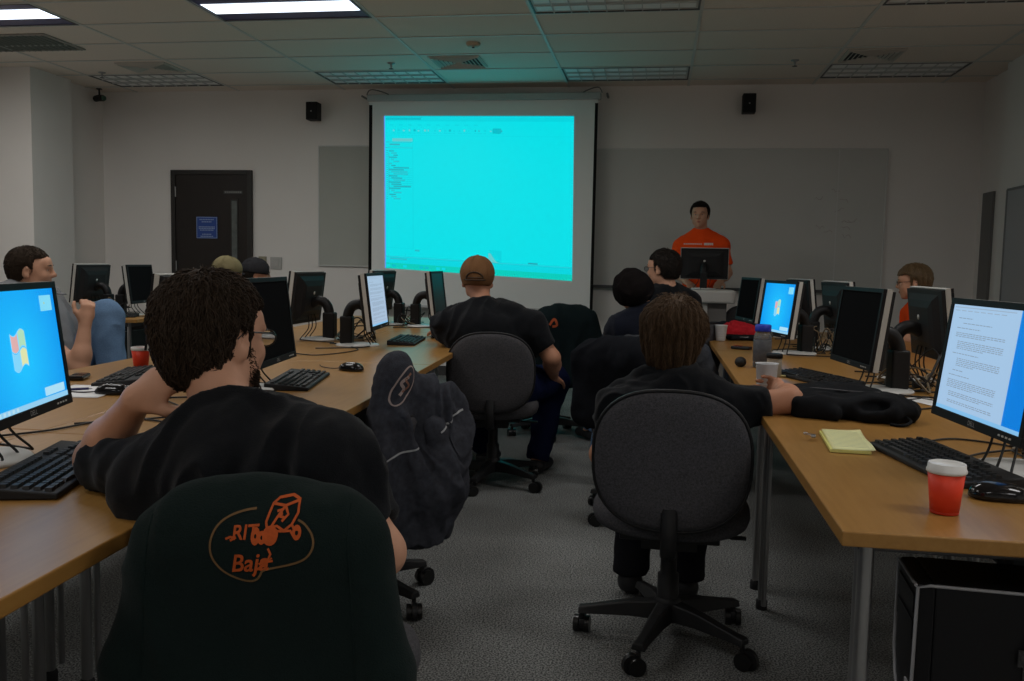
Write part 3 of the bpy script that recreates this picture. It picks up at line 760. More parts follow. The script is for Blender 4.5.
def desktop(m, gadget=True):
    s = on_screen(m); s.data.materials[0] = BLUE
    cols = [emis('logo_red', (.72, .42, .42)), emis('logo_green', (.42, .72, .50)), emis('logo_blue', (.22, .66, .95)), emis('logo_yellow', (.72, .76, .42)), emis('logo_rim', (.25, .66, .95))]
    b = B(); cx, cy = (.465, .50) if gadget is True else (.515, .50)
    def wave(u, side): return .018*math.sin(u*math.pi)*1
    for (i, j, c) in ((0, 0, 0), (1, 0, 1), (0, 1, 2), (1, 1, 3)):
        for rim, d in ((.006, .0003), (0, .0006)):
            pts = []; u0, u1 = (-.082, -.006) if i == 0 else (.006, .082); v0, v1 = (-.145, -.012) if j == 0 else (.012, .145)
            u0 -= rim; u1 += rim; v0 -= rim*1.5; v1 += rim*1.5
            n = 6
            def W_(u): return .028*math.sin((u+.09)/.18*2*math.pi)
            for k in range(n+1): u = u0+(u1-u0)*k/n; pts.append((cx+u*(1+.15*0), cy+v0+W_(u)))
            for k in range(n+1): u = u1+(u0-u1)*k/n; pts.append((cx+u*(1+.15*0), cy+v1+W_(u)))
            scr_rect(b, 0, 0, 0, 0, d, 4 if rim else c, pts)
    b.obj('window_logo', cols, s)
    b = B(); scr_rect(b, 0, .955, 1, 1, .0003, 0)
    for i in range(7): scr_rect(b, .03+i*.05, .962, .055+i*.05, .993, .0006, 1)
    scr_rect(b, .005, .955, .028, 1, .0006, 2); b.obj('taskbar', [emis('taskbar_pale', (.28, .60, .85)), emis('taskbar_icon', (.45, .70, .85)), emis('start_orb', (.1, .35, .6))], s)
    if gadget:
        b = B(); scr_rect(b, .80, .06, .955, .20, .0004); scr_rect(b, .845, .12, .865, .14, .0007, 1); b.obj('gadget', [emis('gadget_cyan', (.22, .68, .90)), emis('gadget_mark', (.35, .6, .5))], s)
        b = B(); scr_rect(b, .70, .87, .965, .945, .0004); b.obj('balloon', emis('balloon_pale', (.40, .72, .90)), s)
def document(m, side=True, rows=34, seed=2, tone=(.46, .66, .86)):
    s = on_screen(m); s.data.materials[0] = emis('desktop_blue_flat', (.0, .20, .70)) if side else emis('page_edge', (.28, .46, .68))
    b = B(); u1 = .80 if side else 1.0
    scr_rect(b, .0, .0, u1, .965, .0003); 
    pg = b.obj('page', emis('page_%d' % int(tone[0]*100), tone), s)
    b = B(); rnd = random.Random(seed)
    scr_rect(b, .02, .02, u1-.05, .028, .0006, 1)
    for i in range(8): scr_rect(b, .03+i*.08, .05, .03+i*.08+.06, .058, .0006, 1)
    v = .12
    while v < .92:
        n = rnd.choice([1, 3, 3, 5])
        ind = rnd.choice([.09, .13, .16])
        for k in range(n):
            if v > .92: break
            u = ind; end = u1-.12 if k < n-1 else u1*rnd.uniform(.3, .8)
            while u < end:
                wd = rnd.uniform(.015, .05); scr_rect(b, u, v, min(u+wd, end), v+.0075, .0006, 0); u += wd+.008
            v += .0165
        v += .03
    b.obj('text_lines', [emis('text_grey', tuple(c*.62 for c in tone)), emis('menu_grey', tuple(c*.8 for c in tone))], pg)
    b = B(); scr_rect(b, 0, .965, 1, 1, .0003); b.obj('taskbar', emis('taskbar_blue', (.22, .50, .80)), s)
    if side:
        b = B(); scr_rect(b, .86, .05, .985, .20, .0004); b.obj('gadget', emis('gadget_green', (.22, .62, .70)), s)
GL, GR_ = 'monitors on the left-hand desks', 'monitors on the right-hand desks'
ML = [ # (x, y, rot, what, label, group)
    (-1.385, 1.78, 105, 'desk', 'monitor at the left edge with a large window logo on bright blue', GL),
    (-1.325, 2.96, 97, '', 'monitor with a black screen just right of the bearded man in glasses', GL),
    (-1.49, 4.68, 96, 'doc', 'left-hand monitor showing a pale page of text', GL),
    (-1.53, 6.23, 93, 'dim', 'slim dark monitor left of the brown cap, farthest on the left-hand desks', GL),
    (-1.93, 3.43, -88, '', 'monitor half hidden behind the bearded man, its silver edge to the left', GL),
    (-2.01, 4.95, -90, '', 'monitor seen from the back beside the page of text, with tangled cables', GL),
    (-2.0, 6.35, -94, '', 'monitor seen from the back between the page of text and the slim dark monitor', GL),
    (.76, 2.21, -84, 'doc2', 'monitor at the right edge with a text page over a blue desktop', GR_),
    (.765, 3.59, -83, '', 'large monitor with a black screen above the black bag', GR_),
    (.655, 5.03, -76, 'desk2', 'right-hand monitor with a small window logo on blue', GR_),
    (.63, 6.36, -80, '', 'dark monitor right of the lectern, left of the blue one', GR_),
    (1.16, 4.02, 92, '', 'monitor seen from the back in front of the orange shirt', GR_),
    (1.06, 5.45, 98, '', 'monitor seen from the back left of the large black screen', GR_),
    (.98, 6.30, 100, '', 'dark monitor seen from the back just right of the blue one', GR_),
    (-4.98, 6.62, 100, 'dim', 'teal tinted monitor behind the head of the man in grey', 'distant monitors'),
    (-4.42, 6.50, -88, '', 'distant monitor seen from the back with a cable knot, left of its neighbour', 'distant monitors'),
    (-3.98, 6.50, 98, '', 'distant dark monitor with a white edge left of the door', 'distant monitors'),
]
mons = []
for i, (x, y, a, what, lab, grp) in enumerate(ML):
    mons.append(place(mon0, i == 0, (x, y, DH+.0005), R(a), lab, grp))
for m_, row in zip(mons, ML):
    what = row[3]
    if what == 'desk': desktop(m_)
    elif what == 'desk2': desktop(m_, 1)
    elif what == 'doc': document(m_, False, tone=(.38, .50, .66))
    elif what == 'doc2': document(m_, True, tone=(.36, .54, .76))
    elif what == 'dim': on_screen(m_).data.materials[0] = mat('dim_teal_glass', (.014, .034, .04), .4, .12)

# lectern monitor
lm = copy_tree(mon0); lm.location = (.405, 7.98, 1.012); lm.rotation_euler = (0, 0, R(176)); lm.scale = (.9, .9, .9); lm['label'] = 'monitor on the lectern seen from the back in front of the presenter'; lm['group'] = 'lectern equipment'
for c in list(lm.children):
    if c.name.startswith('screen'): c.data = c.data.copy(); c.data.materials[0] = OFFSC

# ================================================================ LECTERN AND SMALL THINGS
def lectern():
    t = empty('lectern', (.33, 7.95, 0), 0, 'light grey lectern with rounded top in front of the presenter', 'lectern')
    LG = mat('lectern_grey', (.60, .59, .56), .5); LD = mat('lectern_dark_panel', (.20, .19, .18), .6)  # side cabinet and plinth in a darker grey
    b = B(); pts = []
    b.prism([(-.36, -.28), (.30, -.28), (.33, -.25), (.33, .28), (-.36, .28)], .90, 1.01)
    b.obj('top', LG, t, .02, 3)
    B().box2((-.30, -.22, .06), (.10, .24, .90)).obj('body', LG, t, .004)
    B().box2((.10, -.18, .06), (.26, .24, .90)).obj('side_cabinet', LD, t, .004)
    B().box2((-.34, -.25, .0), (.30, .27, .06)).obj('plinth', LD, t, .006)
    B().box2((-.26, -.224, .14), (.06, -.22, .82)).obj('front_panel', mat('lectern_panel', (.36, .355, .345), .5), t, .003)
lectern()

KEYC = mat('key_caps', (.02, .02, .021), .5, .45)
def make_keyboard():
    t = empty('keyboard', (0, 0, 0), 0, 'x', 'keyboard')
    b = B(); W, D = .45, .155
    V = [(-W/2, -D/2, 0), (W/2, -D/2, 0), (W/2, D/2, 0), (-W/2, D/2, 0), (-W/2, -D/2, .012), (W/2, -D/2, .012), (W/2, D/2, .026), (-W/2, D/2, .026)]
    b.add(V, [(0, 3, 2, 1), (4, 5, 6, 7), (0, 1, 5, 4), (1, 2, 6, 5), (2, 3, 7, 6), (3, 0, 4, 7)])
    b.obj('case', BLACKM, t, .004, 3)
    k = B()
    def key(x, y, w, d=.0165):
        z = .012+(y+D/2)/D*.014
        k.box((x+w/2, y+d/2, z+.003), (w-.0025, d-.0025, .008), taper=.82)
    for r in range(6):
        y = -D/2+.012+r*.0205+(.006 if r == 5 else 0); x = -W/2+.010
        if r == 0: ws = [.024, .022, .022, .11, .022, .022, .022, .024]
        elif r == 5: ws = [.018]+[0]+[.0182]*12
        else: ws = [[.038]+[.0185]*10+[.045], [.032]+[.0185]*11+[.032], [.027]+[.0185]*12+[.0185], [.0185]*13+[.036]][r-1]
        for w in ws:
            if w == 0: x += .012; continue
            key(x, y, w); x += w
        x = -W/2+.292
        if r in (5, 4, 3): [key(x+i*.0185, y, .0185) for i in range(3)]
        if r == 1: key(x+.0185, y, .0185)
        if r == 0: [key(x+i*.0185, y, .0185) for i in range(3)]
        if r < 5: [key(W/2-.088+i*.0195, y, .0195) for i in range(4)]
    kk = k.obj('keys', KEYC, t); kk['kind'] = 'stuff'
    return t
kb0 = make_keyboard()
def make_mouse():
    t = empty('mouse', (0, 0, 0), 0, 'x', 'mouse')
    s = Sdf(); s.ell((0, .005, .006), (.031, .058, .030), k=.01); s.ell((0, -.02, .008), (.028, .03, .022), k=.015); s.box((0, 0, -.03), (.08, .1, .0305), .001, op='s', k=.002)
    V, Q = s.mesh(.003, 2); mesh_obj('shell', V, Q, GLOSS, t, True)
    B().box((0, .040, .022), (.007, .018, .008)).obj('wheel', BLACKM, t, .002)
    B().tube(smoothpath([(0, .06, .008), (0, .10, .004), (.03, .17, .003), (.08, .22, .003)]), .002, 6).obj('cable', CABLE, t)
    return t
ms0 = make_mouse()
GK = 'black keyboards on the desks'; GM = 'black mice on the desks'
KB = [(-1.235, 1.70, 106, 'keyboard in front of the bright blue monitor at the left edge'), (-1.31, 3.18, 101, 'keyboard beside the black-screened monitor and mouse on the left-hand desk'),
      (-1.945, 3.10, -72, 'keyboard near the white paper and red cup on the left'), (-1.40, 4.98, 97, 'keyboard glinting teal between the page of text and the brown cap'),
      (.675, 2.24, -80, 'keyboard behind the red lidded cup on the right'), (.665, 3.86, -68, 'keyboard above the black bag on the right-hand desk'),
      (-4.1, 6.22, 20, 'keyboard on the distant desk under the dark monitors'), (-2.15, 4.75, -86, 'keyboard under the monitor backs beyond the black-screened monitor')]
for i, (x, y, a, l) in enumerate(KB): place(kb0, i == 0, (x, y, DH+.0008), R(a), l, GK)
MS = [(-1.775, 2.73, 100, 'mouse between the white paper and the hand of the bearded man'), (-1.245, 3.585, 75, 'mouse at the far end of the left-hand keyboard with the black screen'),
      (.70, 1.935, -100, 'glossy black mouse behind the red lidded cup'), (-1.28, 5.30, 90, 'mouse at the elbow of the man in the brown cap'), (-3.92, 6.15, 0, 'mouse on the distant desk by the left wall')]
for i, (x, y, a, l) in enumerate(MS): place(ms0, i == 0, (x, y, DH+.0008), R(a), l, GM)

RED = mat('cup_red', (.80, .055, .02), .45, .4); LID = mat('cup_lid', (.72, .72, .70), .4)
# lidded cup, right foreground
t = empty('paper_cup', (.558, 1.80, DH), 0, 'red paper cup with a white plastic lid on the near right desk', 'cup')
B().lathe([(.0245, .001), (.0255, .001), (.0335, .082), (.033, .082)], seg=40).obj('cup_body', RED, t)
B().lathe([(.0342, .079), (.0362, .081), (.0362, .085), (.0345, .087), (.0335, .097), (.0315, .098), (.031, .094), (.0, .094)], seg=40, caps=False).obj('lid', LID, t)
b = B(); b.lathe([(.0257, .003), (.0260, .006)], seg=40); b.obj('base_ring', mat('cup_red_dark', (.55, .04, .02), .5), t)
t = empty('paper_cup', (-2.062, 3.36, DH), 0, 'red paper cup with a white rim left of the bearded man', 'cup')
B().lathe([(.026, .001), (.027, .001), (.0365, .088), (.035, .088), (.028, .01), (0, .01)], seg=32, caps=False).obj('cup_body', RED, t)
B().lathe([(.0372, .080), (.0385, .083), (.038, .093), (.036, .094), (.035, .086)], seg=32, caps=False).obj('rim', LID, t)
CLR = mat('clear_plastic', (.82, .84, .86), .3, .5, trans=.25, ior=1.2)
def clear_cup(x, y, h, label):
    t = empty('plastic_cup', (x, y, DH+.001), 0, label, 'cup', 'clear plastic cups')
    B().lathe([(.0, .002), (.027, .001), (.029, .004), (.0385, h-.004), (.0405, h-.002), (.0405, h), (.037, h), (.0365, h-.006), (.0275, .006), (.0, .005)], seg=36, caps=False).obj('cup_wall', CLR, t)
    b = B()
    for z in (.02, .035, .05): b.lathe([(.0285+.0105*z/h, z), (.0305+.0105*z/h, z+.002), (.0287+.0105*z/h, z+.004)], seg=36, caps=False)
    b.obj('rib', CLR, t)
clear_cup(.396, 3.27, .125, 'clear plastic cup held by the brown haired boy'); clear_cup(.41, 5.77, .10, 'clear plastic cup near the red cap at the lectern end')
# water bottle
t = empty('water_bottle', (.495, 4.29, DH+.001), 0, 'grey translucent water bottle with a blue cap', 'bottle')
GB = mat('smoky_plastic', (.35, .37, .40), .12, .5, trans=.7, ior=1.3)
B().lathe([(.0, .002), (.036, .0), (.041, .006), (.041, .05), (.037, .07), (.037, .10), (.041, .12), (.041, .145), (.030, .168), (.028, .172), (.0, .172)], seg=32, caps=False).obj('bottle_body', GB, t)
B().lathe([(.0, .170), (.036, .168), (.037, .172), (.037, .196), (.033, .200), (.0, .200)], seg=32, caps=False).obj('cap', mat('cap_blue', (.02, .05, .50), .4), t)
B().lathe([(.0412, .03), (.0418, .031), (.0418, .128), (.0412, .129)], seg=32, caps=False).obj('print_band', mat('bottle_print', (.18, .19, .21), .5, var=.5, vscale=60, trans=.5), t)
t = empty('jar', (.508, 3.95, DH+.001), 0, 'small pale jar with a black lid in front of the water bottle', 'jar')
B().lathe([(.0, .001), (.028, .0), (.031, .004), (.031, .075), (.029, .08), (0, .08)], seg=28, caps=False).obj('jar_body', mat('cloudy_jar', (.62, .56, .45), .3, .5, trans=.35), t)
B().lathe([(.0, .079), (.034, .079), (.034, .095), (.031, .098), (0, .098)], seg=28, caps=False).obj('lid', BLACKP, t)
o = Sdf(); o.ell((.399, 4.29, DH+.023), (.026, .026, .0235)); V, Q = o.mesh(.004, 1); o = empty('ball', (.399, 4.29, DH), 0, 'small dark ball left of the water bottle', 'ball'); mesh_obj('ball_body', V, Q, mat('ball_rubber', (.015, .015, .015), .7), o, True, off=(.399, 4.29, DH)); B().tube([(.0255*math.cos(a*.2618), 0, .0235+.0232*math.sin(a*.2618)) for a in range(24)], .001, 4, closed=True).obj('seam', BLACKP, o)
def phone(x, y, a, label, m):
    t = empty('phone', (x, y, DH+.001), R(a), label, 'phone')
    B().box((0, 0, .009), (.056, .108, .016)).obj('phone_body', m, t, .006, 3); B().box((0, .02, .0175), (.044, .05, .001)).obj('phone_screen', GLOSS, t); return t
phone(.487, 5.22, 65, 'dark phone with a pale key on the desk before the red cap', mat('phone_teal', (.03, .035, .037), .3))
phone(-2.11, 3.03, 20, 'small black phone at the edge of the left desk beside the man in grey', GLOSS)
# yellow pad
t = empty('notepad', (.505, 2.47, DH+.001), R(-4), 'yellow lined notepad on the right desk in front of the black bag', 'notepad')
YP = mat('yellow_paper', (.82, .80, .42), .85, .2)
B().box((0, 0, .004), (.098, .27, .008)).obj('backing', mat('yellow_pad_block', (.70, .66, .20), .85), t, .001)
b = B()
nx, ny = 8, 14; V = []
for j in range(ny+1):
    for i in range(nx+1):
        x = -.049+.102*i/nx; y = -.13+.268*j/ny; V.append((x+.006, y-.004, .009+.010*max(0, (i/nx-.5))**2*(1+math.sin(j*.5))+.004*(j/ny)**2))
F = [(j*(nx+1)+i, j*(nx+1)+i+1, (j+1)*(nx+1)+i+1, (j+1)*(nx+1)+i) for j in range(ny) for i in range(nx)]
b.add(V, F, 0, True)
o = b.obj('top_sheet', YP, t); md = o.modifiers.new('solid', 'SOLIDIFY'); md.thickness = .0006
b = B()
for j in range(14): b.box((.005, -.115+.018*j, .0135), (.085, .0008, .0004))
b.obj('ruled_line', mat('ruling_blue', (.45, .52, .40), .8), t)
t = empty('binder_clip', (.432, 2.50, DH+.0), R(80), 'small metal clip at the left edge of the yellow notepad', 'clip')
B().box((0, 0, .012), (.03, .012, .006)).obj('jaw', CHROME, t, .002); B().tube([(-.01, .005, .014), (-.012, .025, .018), (.012, .025, .018), (.01, .005, .014)], .0012, 6).obj('wire_arm', CHROME, t)
# paper + pen left
pp = empty('paper', (-1.90, 2.76, DH+.001), R(8), 'loose white sheet of paper with a pen on the left desk', 'paper')
b = B(); V = []
for j in range(9):
    for i in range(7): V.append((-.108+.216*i/6, -.14+.28*j/8, .001+.004*(i/6)**3*(j/8)))
b.add(V, [(j*7+i, j*7+i+1, (j+1)*7+i+1, (j+1)*7+i) for j in range(8) for i in range(6)], 0, True)
o = b.obj('sheet', PAPER, pp); md = o.modifiers.new('solid', 'SOLIDIFY'); md.thickness = .0006
def pen(x, y, z, a, label, m, L=.14):
    t = empty('pen', (x, y, z), R(a), label, 'pen')
    B().tube([(-L/2, 0, .005), (L/2-.012, 0, .005)], .0045, 10).obj('barrel', m, t)
    B().tube([(L/2-.012, 0, .005), (L/2, 0, .004)], [.004, .001], 8).obj('tip', CHROME, t)
    B().box((-L/2+.02, 0, .0105), (.035, .003, .0015)).obj('pocket_clip', CHROME, t)
pen(-1.93, 2.72, DH+.006, 40, 'dark blue pen lying on the white sheet', mat('pen_blue', (.02, .02, .10), .4))
pen(.56, 3.93, DH+.001, -12, 'pale yellow pencil beside the jar with the black lid', mat('pencil_yellow', (.75, .65, .30), .5))
t = empty('paper', (.96, 3.35, DH+.001), R(20), 'small white slip of paper among the cables behind the right monitor', 'paper')
o = B().add([(-.05, -.09, .001), (.05, -.08, .001), (.05, .09, .003), (-.05, .08, .001)], [(0, 1, 2, 3)]).obj('sheet', PAPER, t); md = o.modifiers.new('solid', 'SOLIDIFY'); md.thickness = .0006

# black bag on the right desk
def bag():
    s = Sdf()
    s.box((.60, 3.02, DH+.030), (.17, .16, .028), .026, k=.05)
    s.ell((.52, 3.02, DH+.03), (.10, .16, .035), k=.04); s.ell((.70, 2.90, DH+.035), (.11, .10, .04), k=.04); s.ell((.63, 3.18, DH+.03), (.13, .12, .04), k=.05)
    s.cone((.66, 2.84, DH+.03), (.78, 2.90, DH+.028), .030, .024, k=.03); s.cone((.47, 2.95, DH+.024), (.55, 2.84, DH+.022), .022, .018, k=.02)
    s.ell((.66, 2.83, DH+.05), (.05, .03, .02), k=.015, op='s')
    s.box((.6, 3.0, DH-.05), (.6, .6, .051), .001, op='s', k=.004)
    V, Q = s.mesh(.006, 1); V = folds(V, Q, .009, (10, 10, 9), 3); V[:, 2] = np.maximum(V[:, 2], DH+.001)
    t = empty('bag', (.60, 3.0, DH), 0, 'soft black bag lying flat on the right desk', 'bag'); o = (.60, 3.0, DH)
    BG = mat('bag_nylon', (.010, .011, .013), .9, .12, bump=.3, bscale=500)
    mesh_obj('bag_body', V, Q, BG, t, True, off=o)
    B().tube(smoothpath([(.47, 3.10, DH+.064), (.53, 3.02, DH+.075), (.62, 2.95, DH+.078), (.70, 2.93, DH+.080)]), .003, 6).obj('zip', mat('zip_grey', (.05, .05, .055), .5), t, off=o)
    B().tube(smoothpath([(.74, 2.84, DH+.03), (.76, 2.80, DH+.015), (.73, 2.77, DH+.006), (.70, 2.79, DH+.006)]), .005, 6).box((.745, 2.83, DH+.035), (.012, .006, .02), 1).obj('strap', [BG, CHROME], t, off=o)
bag()
def red_cap():
    x, y = .53, 6.12
    s = Sdf(); s.ell((x, y, DH+.02), (.10, .085, .085), k=.02); s.ell((x+.12, y-.02, DH+.03), (.07, .06, .05), k=.04)
    s.box((x, y, DH-.06), (.4, .4, .062), .001, op='s', k=.004)
    V, Q = s.mesh(.007, 1); V = folds(V, Q, .012, (14, 14, 14), 2)
    t = empty('cap', (x, y, DH), 0, 'crumpled red cloth cap on the far right desk', 'cap'); o = (x, y, DH)
    mesh_obj('crown', V, Q, fabric('cap_red', (.50, .02, .03), .3, 80), t, True, off=o)
    B().pillow(superel(.09, .06, 2.2), [(.3, .0), (.95, 0), (1, .004), (.95, .008), (.3, .008)], M=Matrix.Translation((x-.05, y-.10, DH+.02)) @ Matrix.Rotation(R(80), 4, 'X')).obj('brim', fabric('cap_red', (.5, .02, .03)), t, off=o)
    t = empty('bag', (x+.05, y-.22, DH), R(10), 'flat black pouch in front of the red cap', 'bag')
    s = Sdf(); s.box((0, 0, .016), (.12, .06, .014), .012); V, Q = s.mesh(.006, 1); V = folds(V, Q, .004, seed=8); V[:, 2] = np.maximum(V[:, 2], .001)
    mesh_obj('pouch', V, Q, mat('bag_nylon', (.010, .011, .013), .9, .12, bump=.3, bscale=500), t, True); B().tube([(-.1, -.055, .024), (.1, -.055, .024)], .002, 6).obj('zip', CHROME, t)
    t = empty('jacket', (x-.09, y+.30, DH), R(30), 'folded dark cloth behind the red cap on the far right desk', 'clothes')
    s = Sdf(); s.box((0, 0, .04), (.10, .09, .035), .03); V, Q = s.mesh(.008, 1); V = folds(V, Q, .012, seed=5); V[:, 2] = np.maximum(V[:, 2], .001); mesh_obj('cloth', V, Q, fabric('dark_cloth', (.02, .022, .03)), t, True)
red_cap()

# -------- cables behind the monitors
def cable_knot(cx, cy, r, n, label, seed, group='cable tangles behind the monitors', zmax=.16, tint=True):
    rnd = random.Random(seed); t = empty('cable', (cx, cy, DH), 0, label, 'cable', group)
    mats = [CABLE, mat('cable_beige', (.20, .15, .09), .5)]
    for i in range(n):
        P = []; a = rnd.uniform(0, 6.28)
        for k in range(7):
            a += rnd.uniform(.5, 1.4); rr = r*rnd.uniform(.3, 1)
            z = .006+max(0, zmax*math.sin(k/6*math.pi)*rnd.uniform(-.3, 1))
            P.append((rr*math.cos(a), rr*1.4*math.sin(a), z))
        B().tube(smoothpath(P), rnd.choice([.0028, .0035, .0045]), 6).obj('cable_loop', mats[1] if tint and i % 3 == 1 else mats[0], t)
    B().box((rnd.uniform(-r, r)*.5, 0, .012), (.05, .03, .022)).obj('plug', BLACKM, t, .004)
cable_knot(-1.72, 5.0, .12, 6, 'tangle of black and beige cables behind the page of text', 1); cable_knot(-1.75, 6.3, .11, 5, 'cable tangle behind the slim dark monitor', 2)
cable_knot(1.02, 3.75, .14, 7, 'tangle of cables under the back of the monitor at right', 3); cable_knot(.95, 5.2, .12, 6, 'cable tangle behind the small blue monitor', 4); cable_knot(-1.64, 3.15, .10, 5, 'cable tangle behind the black-screened left monitor', 5)
cable_knot(-4.2, 6.5, .12, 5, 'cable tangle between the distant monitors', 6); cable_knot(.98, 2.4, .10, 5, 'cables looping behind the monitor with the text page', 7)
def desk_cable(P, label, r=.0028):
    t = tag(B().tube(smoothpath(P, 8), r, 6).obj('cable', CABLE), label, 'cable', 'loose cables on the desks'); return t
z = DH+.004
desk_cable([(-1.32, 1.99, z), (-1.30, 2.25, z), (-1.48, 2.3, z), (-1.55, 2.1, z), (-1.62, 2.0, z)], 'cable looping behind the nearest left keyboard')
desk_cable([(-1.55, 2.2, z), (-1.35, 2.42, z), (-1.6, 2.7, z), (-1.72, 2.85, z)], 'thin cable crossing the left desk behind the arm')
desk_cable([(-1.62, 4.6, z), (-1.5, 4.4, z), (-1.6, 4.1, z), (-1.8, 4.2, z)], 'cable lying on the desk before the page of text')
desk_cable([(.95, 3.4, z), (.80, 3.28, z), (.74, 3.2, z), (.84, 3.12, z), (.95, 3.2, z)], 'cable loop on the desk behind the black bag')
desk_cable([(.80, 3.9, z), (.85, 3.6, z), (1.0, 3.35, z), (1.15, 3.2, z)], 'cable running past the big dark monitor foot')
desk_cable([(.70, 2.5, z), (.82, 2.6, z), (.95, 2.5, z), (.9, 2.3, z), (1.05, 2.2, z)], 'cable looping under the monitor with the text page')

# -------- computer tower under the near right desk
def tower(x, y, rz, label, z=0.20, group='computer towers under the desks'):
    t = empty('computer_tower', (x, y, z), R(rz), label, 'computer', group)
    D, W, H = .44, .18, .43      # front faces local -x
    BT = mat('tower_black', (.006, .006, .007), .4, .3)
    B().box2((-D/2+.03, -W/2, 0), (D/2, W/2, H)).obj('case', BT, t, .004)
    B().prism([(-D/2, -W/2+.01), (-D/2+.03, -W/2), (-D/2+.03, W/2), (-D/2, W/2-.01)], .0, H).obj('front_bezel', BT, t, .004)
    b = B(); x0 = -D/2-.001
    P = [(x0, -W/2+.008, H-.004), (x0-.002, -W/2+.01, .15), (x0+.0, -W/2+.035, .09), (x0, -W/2+.06, .002)]
    b.tube([(D/2, -W/2-.001, H+.001), (-D/2+.02, -W/2-.001, H+.001), (x0+.002, -W/2+.006, H-.006), (x0-.001, -W/2+.006, .16), (x0-.001, -W/2+.03, .10), (x0-.001, W/2-.03, .20), (x0-.001, W/2-.006, .25), (x0-.001, W/2-.006, H-.006), (x0-.001, -W/2+.008, H-.003)], .0032, 8)
    b.obj('silver_trim', mat('trim_silver', (.30, .30, .31), .35, .5), t)
    B().prism([(x0-.001, -W/2+.03), (x0+.001, W/2-.02)][:0] or [(-D/2-.003, -W/2+.02), (-D/2+.001, -W/2+.02), (-D/2+.001, W/2-.02), (-D/2-.003, W/2-.02)], .0, .09).obj('lower_grille', mat('tower_grey', (.14, .14, .15), .4, bump=.4, bscale=300), t)
    B().box2((x0-.002, -W/2+.025, .17), (x0+.001, -W/2+.06, .23)).obj('sticker', mat('sticker_white', (.5, .5, .5), .5), t)
    b = B()
    for zz in (.37, .32): b.box2((x0-.002, -W/2+.02, zz), (x0, W/2-.02, zz+.035))
    b.obj('drive_bay', BT, t, .001)
    b = B(); sx = .0; h = DH-.036-z
    for xx in (-.04,):
        b.box2((xx, -W/2-.004, -.006), (xx+.03, -W/2-.001, h)); b.box2((xx, W/2+.001, -.006), (xx+.03, W/2+.004, h)); b.box2((xx, -W/2-.004, -.008), (xx+.03, W/2+.004, -.001)); b.box2((xx-.01, -W/2-.009, .30), (xx+.04, -W/2-.004, .33))
    b.obj('sling_strap', mat('strap_webbing', (.03, .03, .03), .8, bump=.4, bscale=300), t)
tower(.715, 1.77, -4, 'black computer tower with silver trim slung under the near right desk')
tower(-1.6, 5.2, 180, 'black computer tower slung under the middle of the left-hand desks')
tower(-4.05, 6.35, 90, 'black computer tower under the distant desk by the left wall')

# ================================================================ PEOPLE
def frame(yaw=0, pitch=0, roll=0):
    """columns: right, forward, up.  yaw + = turn left, pitch + = look up, roll + = tilt to own right"""
    return np.array(Matrix.Rotation(R(yaw), 3, 'Z') @ Matrix.Rotation(R(pitch), 3, 'X') @ Matrix.Rotation(R(roll), 3, 'Y'))
def head_prims(s, c, Fm, g=1.0, neck=None, face=True):
    c = np.array(c, float); P = lambda x, y, z: c+Fm @ (np.array([x, y, z])*g)
    E_ = lambda q, r, k=.02, op='u', Rl=None: s.ell(P(*q), np.array(r)*g, Fm if Rl is None else Fm @ np.array(Rl), k, op)
    E_((0, -.012, .035), (.074, .094, .082)); E_((0, .03, -.01), (.064, .062, .075), .03); E_((0, .038, -.055), (.050, .050, .048), .03)
    E_((0, .070, -.088), (.020, .018, .018), .025); E_((0, .066, .045), (.055, .030, .035), .02)
    for sx in (-1, 1):
        E_((sx*.036, .064, -.020), (.022, .020, .020), .02); E_((sx*.048, .01, -.055), (.016, .034, .026), .02)
        E_((sx*.032, .094, .012), (.017, .012, .011), .012, 's')
        s.cone(P(sx*.015, .092, .026), P(sx*.048, .082, .027), .006*g, .005*g, .012)
        Re = np.array(Matrix.Rotation(R(-sx*18), 3, 'Z') @ Matrix.Rotation(R(-8), 3, 'X'))
        E_((sx*.078, -.010, -.004), (.008, .020, .032), .008, 'u', Re); E_((sx*.085, -.004, -.001), (.005, .010, .017), .004, 's', Re); E_((sx*.077, -.002, -.026), (.007, .010, .011), .008)
    s.cone(P(0, .090, .022), P(0, .110, -.014), .007*g, .011*g, .012); s.cone(P(-.010, .100, -.018), P(.010, .100, -.018), .008*g, .008*g, .008)
    s.cone(P(-.019, .086, -.047), P(.019, .086, -.047), .007*g, .007*g, .010); s.cone(P(-.016, .085, -.058), P(.016, .085, -.058), .008*g, .008*g, .008)
    s.cone(P(-.022, .096, -.0525), P(.022, .096, -.0525), .0016*g, .0016*g, .004, op='s')
    if neck is not None:
        n = np.array(neck, float); s.cone(n, P(0, -.022, -.03), .056*g, .050*g, .03); s.cone(n+np.array([0, 0, -.03]), n+np.array([0, 0, .01]), .065*g, .056*g, .03)
